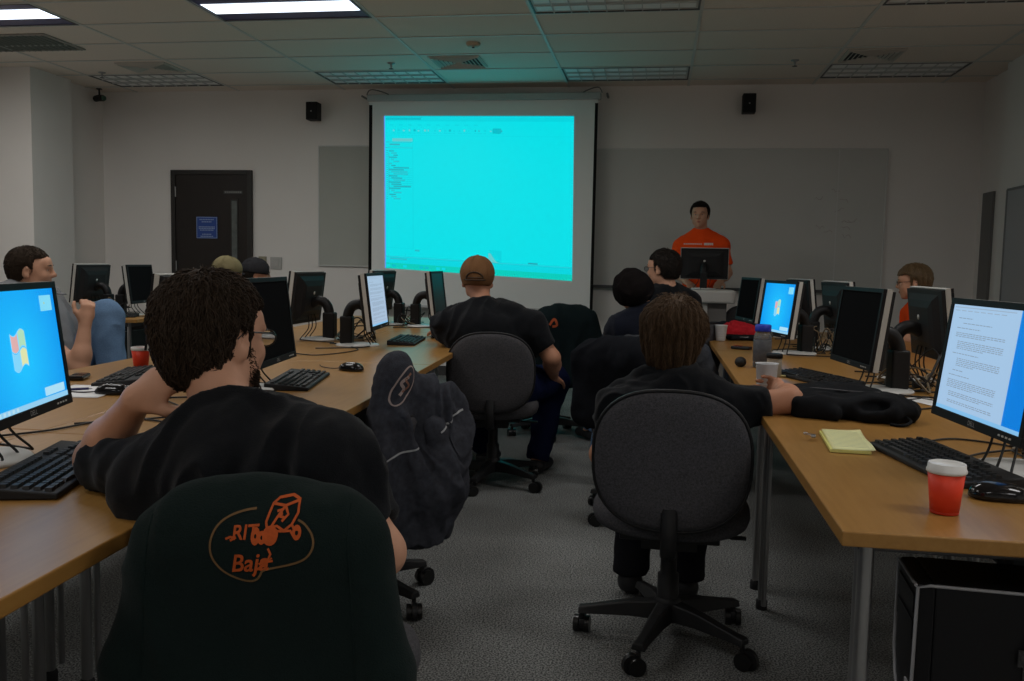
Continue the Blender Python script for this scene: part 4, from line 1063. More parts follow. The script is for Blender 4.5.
def hand_prims(s, w, d, nrm, side, curl=(35, 40, 45, 50), g=1.0, spread=5, thumb=25):
    """w wrist, d direction to the fingers, nrm out of the palm, side +1: thumb lies toward cross(d, nrm)"""
    w = np.array(w, float); d = np.array(d, float); d /= np.linalg.norm(d); n = np.array(nrm, float); n -= d*(n@d); n /= np.linalg.norm(n)
    t = np.cross(d, n)*side
    Pm = w+d*.050*g; Rm = np.stack([t, d, n], 1)
    s.ell(w+d*.046*g, np.array([.040, .050, .015])*g, Rm, .012); s.cone(w, w+d*.03*g, .024*g, .022*g, .02)
    s.ell(w+d*.030*g+t*.022*g+n*.006*g, np.array([.018, .030, .016])*g, Rm, .012)
    rot = lambda v, ax, a: v*math.cos(a)+np.cross(ax, v)*math.sin(a)+ax*(ax@v)*(1-math.cos(a))
    for i, (off, L, r) in enumerate(((.028, .072, .0088), (.0095, .080, .0092), (-.0095, .074, .0088), (-.027, .058, .0078))):
        p = w+d*.086*g*(1 if i else .97)+t*off*g; v = rot(d, n, -R(spread*(1.5-i))*side*1.0); ax = np.cross(v, n)
        q = p
        for j, (fr, m) in enumerate(((.45, .8), (.32, 1.1), (.23, .8))):
            v = rot(v, ax, R(curl[i])*m); q2 = q+v*L*fr*g*1.0; s.cone(q, q2, r*g*(1-.08*j), r*g*(1-.08*(j+1)), .004 if j else .010); q = q2
    p = w+d*.022*g+t*.030*g; v = rot(d*.75+t*.65+n*.25, d, 0); v /= np.linalg.norm(v)
    for j, (L, r) in enumerate(((.034, .0125), (.030, .0105), (.024, .0095))):
        q2 = p+v*L*g; s.cone(p, q2, r*g, r*.92*g, .008); p = q2; v = rot(v, np.cross(v, d*.9+n*.4)/np.linalg.norm(np.cross(v, d*.9+n*.4)), R(thumb))
def lerp(a, b, t): return np.array(a, float)*(1-t)+np.array(b, float)*t
def torso_prims(s, J, g, e=0.0, lower=True):
    """J keys hipL hipR shL shR neck ; g girth ; e cloth thickness"""
    hl, hr, sl, sr, nk = [np.array(J[k], float) for k in ('hipL', 'hipR', 'shL', 'shR', 'neck')]
    hm = (hl+hr)/2; sm = (sl+sr)/2
    across = (sr-sl); across /= np.linalg.norm(across); up = nk-hm; up /= np.linalg.norm(up)
    fw = np.cross(up, across); fw /= np.linalg.norm(fw)
    ch = lerp(hm, nk, .68)+fw*.012; wa = lerp(hm, nk, .32)+fw*.02
    Rm = np.stack([across, fw, np.cross(across, fw)], 1)
    hw = np.linalg.norm(sr-sl)/2
    s.ell(ch, np.array([hw*.90+e, (.112*g)+e, .17+e]), Rm, .05)
    s.ell(lerp(ch, sm, .75), np.array([hw*.97+e, .085*g+e, .085+e]), Rm, .06)
    s.ell(wa, np.array([.148*g+e, .118*g**1.5+e, .17+e]), Rm, .07)
    s.ell(hm+up*.02, np.array([.165*g+e, .125*g+e, .13+e]), Rm, .06)
    s.cone(sl, lerp(sl, nk, .78)+up*.012, .056*g**.5+e, .052+e, .05); s.cone(sr, lerp(sr, nk, .78)+up*.012, .056*g**.5+e, .052+e, .05)
    return across, fw, up
def person(J, label, top, skin=SKIN, g=1.0, h=.008, hair=None, cap=None, legs=None, glasses=False, sleeve=.62, sleeveR=None, head=(0, 0, 0), hands=True, shirt_seed=1, shoes=True, handL=None, handR=None, collar=True, hg=1.0, beard=None, long_sleeve=False, fold=.010, stub=None):
    """J: world joints"""
    root = empty('person', (J['base'][0], J['base'][1], 0), 0, label, 'person'); off = (J['base'][0], J['base'][1], 0)
    Fm = frame(*head); hc = np.array(J['head'], float)
    s = Sdf()
    ac, fw, up = torso_prims(s, J, g*.93)
    head_prims(s, hc, Fm, hg, J['neck'])
    for a, b_, c_, sd, hp in (('shL', 'elL', 'wrL', 'L', handL), ('shR', 'elR', 'wrR', 'R', handR)):
        A, Bb, Cc = [np.array(J[k], float) for k in (a, b_, c_)]
        ga = g**.4
        s.cone(A, Bb, .050*ga, .041*ga, .03); s.cone(Bb, lerp(Bb, Cc, .35), .041*ga, .043*ga, .02); s.cone(lerp(Bb, Cc, .3), Cc, .043*ga, .026*ga, .02)
        if hands:
            hp = hp or {}
            d = hp.get('d', Cc-Bb); n = hp.get('n', (0, 0, -1)); 
            d_ = np.array(d, float); d_ /= np.linalg.norm(d_); n_ = np.array(n, float)
            s_ = hp.get('s')
            if s_ is None: s_ = 1
            hand_prims(s, Cc, d, n, s_, hp.get('curl', (30, 35, 38, 42)), .98, hp.get('spread', 5), hp.get('thumb', 20))
    for a, b_, c_ in (('hipL', 'knL', 'anL'), ('hipR', 'knR', 'anR')):
        A, Bb, Cc = [np.array(J[k], float) for k in (a, b_, c_)]
        s.cone(A, Bb, .078*g, .056*g**.6, .03); s.cone(Bb, lerp(Bb, Cc, .3), .055, .056, .02); s.cone(lerp(Bb, Cc, .3), Cc, .056, .036, .02)
        tf = J.get('toe', fw); tf = np.array(tf, float)*np.array([1, 1, 0]); tf /= np.linalg.norm(tf); s.cone(Cc, Cc+tf*.12-np.array([0, 0, .05]), .034, .026, .02)
    V, Q = s.mesh(h, 1)
    mesh_obj('body', V, Q, skin, root, True, off=off)
    # shirt
    s = Sdf(); e = .014
    torso_prims(s, J, g, e)
    for a, b_, c_ in (('shL', 'elL', 'wrL'), ('shR', 'elR', 'wrR')):
        A, Bb, Cc = [np.array(J[k], float) for k in (a, b_, c_)]; ga = g**.7
        if long_sleeve:
            s.cone(A, Bb, .058*ga+.008, .050*ga+.006, .04); s.cone(Bb, lerp(Bb, Cc, .93), .050*ga+.004, .038, .02, cutb=True)
        else: s.cone(A, lerp(A, Bb, sleeveR if sleeveR and a == 'shR' else sleeve), .054*ga+.008, .050*ga+.008, .05, cutb=True)
    nk = np.array(J['neck'], float); hm = (np.array(J['hipL'], float)+np.array(J['hipR'], float))/2
    nd = hc+Fm @ np.array([0, -.02, -.06])-nk; nd /= np.linalg.norm(nd)
    s.cone(nk-nd*.02, nk+nd*.030, .070*g**.3, .060*g**.3, .03, cutb=True)
    s.cone(nk+nd*.024, nk+nd*.14, .054, .054, .006, op='s')
    V, Q = s.mesh(h, 1); V = folds(V, Q, fold, (8, 8, 6), shirt_seed)
    sh = mesh_obj('shirt', V, Q, top, root, True, off=off)
    if collar:
        P = []
        f0 = fw-nd*(fw@nd); f0 /= np.linalg.norm(f0); r0 = np.cross(f0, nd)
        for k in range(28):
            a = 2*math.pi*k/28; P.append(nk+nd*(.026+.004*math.sin(a)-(.02*max(0, math.sin(a))))+(r0*math.cos(a)+f0*math.sin(a))*.060*g**.3)
        B().tube(P, .0065, 6, closed=True).obj('collar', top, sh, off=off)
    # trousers
    if legs is not None:
        s = Sdf(); e = .012
        across, fwd, upv = ac, fw, up; Rm = np.stack([across, fwd, np.cross(across, fwd)], 1)
        s.ell(hm, np.array([.165*g+e, .125*g+e, .11+e]), Rm, .05)
        for a, b_, c_ in (('hipL', 'knL', 'anL'), ('hipR', 'knR', 'anR')):
            A, Bb, Cc = [np.array(J[k], float) for k in (a, b_, c_)]
            s.cone(A, Bb, .092*g, .074*g**.6, .04); s.cone(Bb, Cc, .073*g**.6, .062, .03, cutb=True)
        V, Q = s.mesh(max(h, .008), 1); V = folds(V, Q, .008, (9, 9, 7), shirt_seed+5)
        mesh_obj('trousers', V, Q, legs, root, True, off=off)
        if shoes:
            for c_ in ('anL', 'anR'):
                C_ = np.array(J[c_], float); tf = np.array(J.get('toe', fw), float)*np.array([1, 1, 0]); tf /= np.linalg.norm(tf)
                zb = C_[2]-.075
                s = Sdf(); s.ell(C_+np.array([0, 0, -.035])-tf*.015, (.042, .042, .045), k=.02)
                s.cone(np.array([*(C_+tf*.0)[:2], zb+.036]), np.array([*(C_+tf*.15)[:2], zb+.03]), .038, .034, .03)
                s.box((C_[0], C_[1], zb-.048), (.4, .4, .05), .001, op='s', k=.004)
                V, Q = s.mesh(.008, 1)
                mesh_obj('shoe', V, Q, mat('shoe_dark', (.02, .02, .022), .6), root, True, off=off)
    # eyes
    P = lambda x, y, z: hc+Fm @ (np.array([x, y, z])*hg)
    for sx in (-1, 1):
        b = B(); c0 = P(sx*.031, .073, .012); M = Matrix.Translation(c0) @ Matrix(Fm.tolist()).to_4x4()
        b.lathe([(.011*hg*math.sin(math.pi*i/8), -.011*hg*math.cos(math.pi*i/8)) for i in range(9)], seg=12, caps=False, M=M @ Matrix.Rotation(R(-90), 4, 'X'))
        b.lathe([(.0001, .0116*hg), (.0042*hg, .0108*hg), (.0052*hg, .0098*hg)], seg=12, caps=False, mi=1, M=M @ Matrix.Rotation(R(-90), 4, 'X'))
        b.obj('eye', [EYEW, EYED], root, off=off)
        bb = B().tube([P(sx*.016, .0945, .031), P(sx*.032, .0965, .036), P(sx*.050, .083, .033)], [.0022, .003, .0018], 6)
        if hair: bb.obj('eyebrow', hair['m'], root, off=off)
    b = B().tube([P(-.020, .0935, -.0515), P(-.006, .0975, -.0495), P(.006, .0975, -.0495), P(.020, .0935, -.0515)], [.001, .0035, .0035, .001], 8).tube([P(-.017, .0925, -.0555), P(0, .0965, -.058), P(.017, .0925, -.0555)], [.001, .0042, .001], 8)
    b.obj('lips', mat('lips', (.42, .15, .11), .5), root, off=off)
    if hair: make_hair(root, off, hc, Fm, hg, **hair)
    if cap: make_cap(root, off, hc, Fm, hg, **cap)
    if glasses:
        GM_ = mat('spectacle_frame', (.03, .025, .02), .3, .5); gl = B(); ln = B()
        for sx in (-1, 1):
            pts = [P(sx*.033+.024*math.cos(t), .104, .010+.016*math.sin(t)) for t in np.linspace(0, 2*math.pi, 17)[:-1]]
            gl.tube(pts, .0016, 6, closed=True); ln.add(pts, [tuple(range(16))])
            gl.tube([P(sx*.057, .103, .014), P(sx*.074, .075, .016), P(sx*.082, -.004, .014), P(sx*.082, -.02, .0)], .0016, 6)
        gl.tube([P(-.009, .104, .014), P(0, .108, .016), P(.009, .104, .014)], .0015, 6)
        gq = gl.obj('glasses', GM_, root, off=off)
        o = ln.obj('lens', mat('lens_glass', (.9, .95, 1.0), .05, .5, trans=.92, ior=1.1), gq, off=off)
    if beard:
        rnd = np.random.RandomState(4); b = B()
        for i in range(beard['n']):
            th = rnd.uniform(-1, 1)*1.5; z_ = rnd.uniform(-.105, -.035)+.02*abs(th)
            x = .062*math.sin(th); y = .020+.070*math.cos(th)*(1-.2*abs(z_+.06)/.05)
            p = P(x, y-.004, z_); dirv = Fm @ np.array([x*4, y*1.2, -.14]); dirv = dirv/np.linalg.norm(dirv)
            b.tube([p, p+dirv*.010], [.0012, .0003], 4, caps=False)
        o = b.obj('beard', beard['m'], root, off=off)
    return root
def make_hair(root, off, hc, Fm, hg, m, thick=.014, low=-.065, front=.085, locks=0, lock_len=.05, wild=.3, h=.006, seed=1, lw=.0022, fringe=0, side=0.0, lift=1.0):
    P = lambda x, y, z: hc+Fm @ (np.array([x, y, z])*hg)
    s = Sdf(); r = np.array([.074, .094, .082])+thick
    s.ell(P(0, -.014, .037), r*hg, Fm, .01); s.ell(P(0, -.050, min(-.005, low+.078)), np.array([.060+thick*.5, .048+thick*.6, .075+thick*.3])*hg, Fm, .03)
    # clear the face and the neck
    n = np.array([0, .60, -.80]); c = P(0, front-.004, .066)
    def halfspace(n_, c_, k=.01):
        n_ = Fm @ (n_/np.linalg.norm(n_)); a = np.cross(n_, Fm[:, 0]); 
        if np.linalg.norm(a) < .1: a = np.cross(n_, Fm[:, 1])
        a /= np.linalg.norm(a); bq = np.cross(n_, a); Rm = np.stack([a, bq, n_], 1)
        s.box(c_+n_*.2, (.3, .3, .2), .001, Rm, k, 's')
    s.box(P(0, .105, -.09+.0), np.array([.12, .085, .155+fringe])*hg, .02, Fm, .012, 's')          # face block up to the hairline
    halfspace(np.array([0, .0, -1]), P(0, 0, low))
    for sx in (-1, 1): s.ell(P(sx*.088, -.004, -.008), np.array([.022, .024, .036])*hg, Fm, .01, 's')
    V, Q = s.mesh(h, 1); N = normals(V, Q)
    L = (V-hc) @ Fm
    th = np.arctan2(L[:, 0], -L[:, 1]-.0)
    rd = fbm(np.stack([th*9, L[:, 2]*14+th*2, np.sqrt(L[:, 0]**2+L[:, 1]**2)*20], 1)+seed*5, 3)
    V = V+N*(rd*thick*.35*lift)[:, None]
    hr = mesh_obj('hair', V, Q, m, root, True, off=off)
    if locks:
        rnd = np.random.RandomState(seed); b = B()
        bv = BVHTree.FromPolygons([tuple(v) for v in V], [tuple(q) for q in Q.tolist()])
        pick = rnd.choice(len(V), locks); crown = np.array([.01, -.05, .12])
        for i in pick:
            p = V[i].copy(); n_ = N[i]; l = (p-hc) @ Fm
            d = l-crown; d = d/(np.linalg.norm(d)+1e-6); d[2] -= .5+side*0; d[0] += side*.6*(l[2] > .04)
            d = Fm @ d; wv = rnd.normal(0, wild, 3)
            pts = []; n0 = n_; Ln = lock_len*rnd.uniform(.6, 1.3); curl = rnd.normal(0, wild*1.2); q = p-n0*.004
            K = 6
            for k in range(K):
                pts.append(q.copy())
                d2 = d+wv*.6; d2 = d2-n0*(n0@d2); d2 /= np.linalg.norm(d2)+1e-6
                sd = np.cross(n0, d2); dd = d2+sd*math.sin(k*1.1+curl*3)*wild*.9+n0*(.22*wild if k < 3 else -.1)
                q = q+dd/np.linalg.norm(dd)*Ln/K
                hit = bv.find_nearest(Vector(q))
                if hit[0] is not None:
                    n0 = np.array(hit[1]); n0 = n0 if n0@(q-hc) > 0 else -n0
                    q = q*.5+(np.array(hit[0])+n0*(.002+.004*wild*3*rnd.rand()))*.5
            w = lw*rnd.uniform(.6, 1.4)
            b.tube(pts, [w*.7, w, w*1.05, w*.9, w*.6, w*.12], 4, caps=False)
        o = b.obj('hair_lock', m, hr, off=off); o['kind'] = 'stuff'
def make_cap(root, off, hc, Fm, hg, m, backwards=True, beanie=False, m2=None, brim=True, low=.022):
    P = lambda x, y, z: hc+Fm @ (np.array([x, y, z])*hg)
    s = Sdf(); t = .016 if not beanie else .022
    s.ell(P(0, -.012, .04), np.array([.076+t, .096+t, .084+t])*hg, Fm, .01)
    if beanie: s.ell(P(0, -.03, .01), np.array([.078+t, .088+t, .08])*hg, Fm, .04)
    n = Fm @ (np.array([0, -.05 if not beanie else .25, -1])/math.hypot(.05 if not beanie else .25, 1)); a = Fm[:, 0]; bq = np.cross(n, a); Rm = np.stack([a, bq, n], 1)
    c = P(0, 0, low if not beanie else -.015); s.box(c+n*.2, (.3, .3, .2), .001, Rm, .008, 's')
    if backwards and not beanie: s.ell(P(0, .100, .050), np.array([.038, .03, .022])*hg, Fm, .004, 's')
    V, Q = s.mesh(.005, 1); V = folds(V, Q, .003 if not beanie else .006, (14, 14, 14), 2)
    o = mesh_obj('cap', V, Q, m, root, True, off=off)
    b = B()
    if not beanie:
        for k in range(6):
            th = k*math.pi/3+.26; pts = []
            for i in range(9):
                ph = math.pi/2*i/8*.78; x = (.0785+t)*math.cos(ph)*math.cos(th); y = (.0985+t)*math.cos(ph)*math.sin(th); z_ = (.0865+t)*math.sin(ph)
                pts.append(P(x, y-.012, .04+z_))
            b.tube(pts, .0016, 5)
        b.tube([P(0, -.012, .138), P(0, -.012, .145)], .007, 8)
        b.obj('seam', m, o, off=off)
        if brim:
            sy = -1 if backwards else 1; v = []; seg = 12
            # curved peak
            for j in range(4):
                for i in range(seg+1):
                    a_ = math.pi*i/seg; x = .066*math.cos(a_); y = (.078+.075*j/3*math.sin(a_))
                    v.append(P(x, sy*y-.012, .030-.010*j/3-(x/.066)**2*.020))
            f = [(j*(seg+1)+i, j*(seg+1)+i+1, (j+1)*(seg+1)+i+1, (j+1)*(seg+1)+i) for j in range(3) for i in range(seg)]
            q = B().add(v, f, 0, True).obj('brim', m, o, off=off); md = q.modifiers.new('solid', 'SOLIDIFY'); md.thickness = .004
        else:
            # strap and stitched opening at the back
            ys = lambda x, z: P(x, -.013-(.097+t)*math.sqrt(max(.05, 1-(x/(.077+t))**2-((z-.04)/(.085+t))**2)), z)
            B().tube([ys(.046*math.cos(t_), .018+.034*math.sin(t_)) for t_ in np.linspace(0, math.pi, 14)], .004, 6).tube([ys(x, .010) for x in np.linspace(-.055, .055, 9)], .008, 6, flat=.5).tube([ys(x, .022) for x in np.linspace(-.042, .042, 8)], .003, 6).obj('strap', m2 or m, o, off=off)

def seated(x, y, yaw, seat=.47, head=None, headz=1.15, sw=.19, lean=0, knee=.42, hipw=.09, elev=0):
    """default joints of a person sitting on a chair at (x,y) facing yaw (deg, + left of +Y)"""
    a = R(yaw); f = np.array([-math.sin(a), math.cos(a), 0]); r = np.array([math.cos(a), math.sin(a), 0]); u = np.array([0, 0, 1.])
    c = np.array([x, y, 0.])-f*.06
    J = {'base': (x, y, 0), 'hipL': c-r*hipw+u*(seat+.07), 'hipR': c+r*hipw+u*(seat+.07)}
    nz = headz-.15; nk = c+f*(-.02+lean)+u*nz
    J['neck'] = nk; J['head'] = nk+u*.15+f*(.03+lean*.3)
    J['shL'] = nk-r*sw-u*.075; J['shR'] = nk+r*sw-u*.075
    J['knL'] = J['hipL']+f*knee-r*.05-u*.02; J['knR'] = J['hipR']+f*knee+r*.05-u*.02
    J['anL'] = np.array([*(J['knL']+f*.05)[:2], .085]); J['anR'] = np.array([*(J['knR']+f*.05)[:2], .085])
    J['elL'] = J['shL']-r*.05-u*.24+f*.10; J['elR'] = J['shR']+r*.05-u*.24+f*.10
    J['wrL'] = J['elL']+f*.22+r*.08-u*.0; J['wrR'] = J['elR']+f*.22-r*.08-u*.0
    J['toe'] = f
    return J
BT = fabric('black_tshirt', (.010, .011, .013), .3, 200, .25, .1)
NV = fabric('navy_tshirt', (.010, .012, .020), .3, 200, .25, .1)
GY = fabric('grey_tshirt', (.20, .205, .215), .12, 200, .25)
OR = fabric('orange_tshirt', (.95, .085, .012), .08, 200, .2)
NAVJ = fabric('navy_jeans', (.010, .014, .045), .3, 260, .3); BLJ = fabric('blue_jeans', (.13, .22, .36), .3, 180, .35)
DKT = fabric('dark_trousers', (.018, .018, .022), .3, 200, .3)
HB = mat('hair_dark_brown', (.036, .024, .016), .7, .15, var=.45, vscale=90)
HB2 = mat('hair_brown', (.078, .046, .024), .65, .18, var=.5, vscale=120)
HBK = mat('hair_black', (.020, .015, .012), .65, .2, var=.4, vscale=90)
HSB = mat('hair_sandy', (.15, .095, .045), .45, .5, var=.4, vscale=90)
A = np.array

# bearded man in glasses, foreground left
J = seated(-.62, 1.56, 6)
J.update(hipL=(-.77, 1.50, .545), hipR=(-.60, 1.50, .545), neck=(-.742, 1.50, .880), head=(-.822, 1.585, 1.042), shL=(-.900, 1.50, .795), elL=(-1.120, 1.66, .785), wrL=(-.956, 1.545, .932),
         shR=(-.550, 1.46, .850), elR=(-.455, 1.46, .700), wrR=(-.62, 1.66, .665), knL=(-.84, 1.90, .52), knR=(-.68, 1.92, .52), anL=(-.84, 1.98, .085), anR=(-.68, 2.0, .085))
person(J, 'bearded man in glasses and black t-shirt resting his head on his hand, foreground left', BT, SKINP, 1.02, .005,
       hair=dict(m=HB, thick=.015, low=-.085, locks=6500, lock_len=.045, wild=.60, lw=.0012, h=.005, seed=11, lift=2.2), legs=DKT, glasses=True, sleeve=.74, sleeveR=.74, head=(-20, -6, -6),
       handL=dict(d=(.75, -.05, .50), n=(.35, .90, -.2), s=-1, curl=(30, 36, 42, 48), thumb=12), handR=dict(d=(-.2, 1, -.1), n=(0, 0, -1), s=-1), hg=1.0, beard=dict(n=1500, m=HB), shirt_seed=3, fold=.017)
# brown haired boy, middle foreground
J = seated(.068, 2.86, -2)
J.update(hipL=(-.02, 2.83, .50), hipR=(.15, 2.83, .50), neck=(.062, 2.93, .810), head=(.060, 2.99, .960), shL=(-.105, 2.92, .745), shR=(.225, 2.92, .750), elL=(-.165, 3.03, .56), wrL=(-.06, 3.24, .56),
         elR=(.430, 2.93, .785), wrR=(.432, 3.14, .785), knL=(-.06, 3.22, .50), knR=(.16, 3.22, .50), anL=(-.06, 3.26, .085), anR=(.14, 3.24, .085))
person(J, 'boy with straight brown hair seen from behind, holding a clear cup', BT, SKIN, .90, .005,
       hair=dict(m=HB2, thick=.024, low=-.110, locks=6500, lock_len=.075, wild=.36, lw=.0012, h=.005, seed=5, side=.25, lift=1.5), legs=DKT, sleeve=.66, head=(-6, -4, 2),
       handR=dict(d=(-.18, 1, .05), n=(-1, -.2, .1), s=-1, curl=(34, 38, 42, 46), thumb=25), hg=1.03, shirt_seed=9, fold=.014)
# man in the brown cap
J = seated(-.85, 4.76, 6, sw=.235)
J.update(hipL=(-.96, 4.72, .54), hipR=(-.74, 4.72, .54), neck=(-.915, 4.80, .945), head=(-.972, 4.87, 1.098), shL=(-1.125, 4.78, .855), shR=(-.665, 4.78, .865), elL=(-1.155, 5.0, .800), wrL=(-1.26, 5.22, .79),
         elR=(-.540, 4.77, .700), wrR=(-.555, 4.97, .570), knL=(-.98, 5.16, .52), knR=(-.57, 5.14, .53), anL=(-.98, 5.2, .085), anR=(-.64, 5.05, .085), toe=(.3, 1, 0))
CAPB = fabric('brown_cap_cloth', (.20, .10, .045), .2, 150, .3)
person(J, 'heavily built man in a brown cap and black t-shirt, seen from behind', BT, SKIN, 1.28, .008,
       cap=dict(m=CAPB, low=-.022, backwards=False, brim=False, m2=mat('cap_strap', (.06, .035, .02), .7)), legs=NAVJ, sleeve=.72, head=(3, 0, 0), hg=1.01,
       handR=dict(d=(-.05, .8, -.5), n=(.1, -.5, -1), s=-1), shirt_seed=4, fold=.014)
# student with glasses before the lectern
J = seated(.10, 5.86, 40, headz=1.2, sw=.17); J['head'] = A([.040, 5.80, 1.180]); J['neck'] = A([.070, 5.79, 1.035])
for k, v in dict(shL=(-.07, 5.70, .97), shR=(.21, 5.92, .97), elL=(-.20, 5.80, .74), wrL=(-.28, 5.95, .66), elR=(.20, 6.1, .74), wrR=(.02, 6.2, .66), knL=(-.30, 6.0, .53), knR=(-.1, 6.2, .53), anL=(-.4, 6.1, .085), anR=(-.15, 6.3, .085)).items(): J[k] = A(v)
person(J, 'student with short dark hair and glasses turned left, in front of the lectern', BT, SKINP, .92, .008, hair=dict(m=HBK, thick=.012, low=-.06, h=.006, locks=1800, lock_len=.028, wild=.6, lw=.0015, seed=2), legs=BLJ, glasses=True, head=(58, -4, 0), shirt_seed=6)
# student in the black beanie
J = seated(-.02, 4.96, 16, headz=1.06, sw=.18)
for k, v in dict(neck=(-.045, 4.95, .93), head=(-.125, 5.00, 1.05), shL=(-.20, 4.92, .85), shR=(.12, 4.98, .86), elL=(-.27, 5.1, .64), elR=(.20, 5.1, .64), wrL=(-.2, 5.3, .62), wrR=(.08, 5.35, .62), knL=(-.24, 5.33, .53), knR=(.05, 5.4, .53), anL=(-.3, 5.4, .085), anR=(.02, 5.45, .085)).items(): J[k] = A(v)
BEAN = fabric('beanie_knit', (.012, .010, .010), .4, 120, .5)
person(J, 'student in a dark knit beanie slouching sideways behind the brown haired boy', NV, SKIN, .95, .008, hair=dict(m=HBK, thick=.008, low=-.05, h=.008), cap=dict(m=BEAN, beanie=True), legs=BLJ, head=(30, 6, -26), long_sleeve=True, hg=.98, shirt_seed=7)
# man in grey at far left
J = seated(-3.16, 4.18, -90, headz=1.12, sw=.19)
for k, v in dict(hipL=(-3.05, 4.28, .53), hipR=(-3.05, 4.08, .53), neck=(-3.21, 4.18, 1.00), head=(-3.17, 4.18, 1.112), shL=(-3.23, 4.38, .95), shR=(-3.20, 3.98, .965), elR=(-2.76, 3.97, .64), wrR=(-2.76, 4.02, .87), elL=(-3.05, 4.50, .68), wrL=(-2.92, 4.40, .62),
                 knL=(-2.83, 4.30, .885), anL=(-2.74, 4.22, .52), knR=(-2.72, 4.05, .54), anR=(-2.74, 4.0, .085), toe=(1, 0, 0)).items(): J[k] = A(v)
person(J, 'man with short brown hair, grey t-shirt and raised denim knee at the far left', GY, SKINP, 1.08, .007, hair=dict(m=HB, thick=.009, low=-.06, h=.006, locks=2500, lock_len=.014, wild=.3, lw=.0012, seed=8), legs=BLJ, head=(-62, -2, 0), sleeve=.7, hg=1.02,
       handR=dict(d=(.15, .1, 1), n=(-.6, .6, 0), s=1, curl=(55, 60, 65, 70)), shirt_seed=12, shoes=True, fold=.012)
# presenter
J = dict(base=(.405, 8.50, 0), hipL=(.50, 8.50, .93), hipR=(.31, 8.50, .93), neck=(.395, 8.49, 1.505), head=(.372, 8.46, 1.668), shL=(.580, 8.48, 1.395), shR=(.220, 8.48, 1.395), elL=(.640, 8.46, 1.15), elR=(.165, 8.44, 1.15), wrL=(.56, 8.24, 1.07), wrR=(.26, 8.24, 1.07),
         knL=(.51, 8.49, .50), knR=(.30, 8.49, .50), anL=(.52, 8.52, .085), anR=(.29, 8.52, .085), toe=(0, -1, 0))
pr = person(J, 'presenter with short dark hair in an orange t-shirt standing behind the lectern', OR, SKINP, 1.0, .007, hair=dict(m=HBK, thick=.012, low=-.03, front=.092, fringe=.014, h=.006, locks=1500, lock_len=.035, wild=.6, lw=.002, seed=3), legs=DKT, head=(172, -4, 0), hg=.99, sleeve=.7, shirt_seed=15)
b = B()
shp = [c for c in pr.children if c.name.startswith('shirt')][0]
bvp = BVHTree.FromPolygons([tuple(v.co) for v in shp.data.vertices], [tuple(p.vertices) for p in shp.data.polygons])
for i in range(16):
    if i in (10,): continue
    x = -.165+.0165*i; z_ = 1.408
    hit = bvp.ray_cast(Vector((x, -1, z_)), Vector((0, 1, 0)))
    if hit[0] is not None: b.box((x+.405, hit[0].y+8.50-.001, z_), (.011 if i < 11 else .015, .006, .011 if i < 11 else .022))
b.obj('chest_print', mat('shirt_print', (.85, .70, .65), .7), [c for c in pr.children if c.name.startswith('shirt')][0], off=(.405, 8.50, 0))
# orange shirt student behind the right-hand desks
J = seated(1.98, 6.45, 82, headz=1.13, sw=.17)
for k, v in dict(neck=(1.79, 6.45, .985), head=(1.715, 6.45, 1.12), shL=(1.79, 6.27, .90), shR=(1.77, 6.62, .90), elL=(1.75, 6.2, .72), elR=(1.74, 6.68, .74), wrL=(1.55, 6.3, .78), wrR=(1.52, 6.6, .78)).items(): J[k] = A(v)
person(J, 'student with sandy hair and glasses in an orange shirt behind the right-hand monitors', OR, SKINP, .95, .008, hair=dict(m=HSB, thick=.020, low=-.05, h=.006, locks=1800, lock_len=.05, wild=.35, lw=.0015, seed=4), legs=DKT, glasses=True, head=(78, -8, 0), shirt_seed=8, hg=.96)
# two students in caps behind the left-hand monitors
J = seated(-3.22, 6.2, -70, headz=1.075, sw=.18); J['head'] = A([-3.15, 6.3, 1.075]); J['neck'] = A([-3.19, 6.29, .93])
person(J, 'student in a khaki cap hidden behind the left-hand monitors', NV, SKIN, 1, .010, hair=dict(m=HB, thick=.007, low=-.05, h=.008), cap=dict(m=fabric('khaki_cap_cloth', (.20, .17, .09), .2, 150), backwards=True), legs=DKT, head=(-40, -4, 0), shirt_seed=2)
J = seated(-3.05, 6.85, -70, headz=1.075, sw=.18); J['head'] = A([-3.185, 6.85, 1.06]); J['neck'] = A([-3.20, 6.84, .915])
person(J, 'student in a dark charcoal cap beside the khaki cap, behind the left-hand monitors', BT, SKIN, 1, .010, hair=dict(m=HBK, thick=.007, low=-.05, h=.008), cap=dict(m=fabric('charcoal_cap_cloth', (.03, .03, .033), .3, 150), backwards=True), legs=DKT, head=(-60, -4, 0), shirt_seed=13, hg=1.05)
# pen-like glasses held by the man in grey
pen(-2.98, 4.12, 1.0, -18, 'thin grey pen held up by the man in the grey t-shirt', mat('pen_grey', (.3, .3, .32), .4), .15)

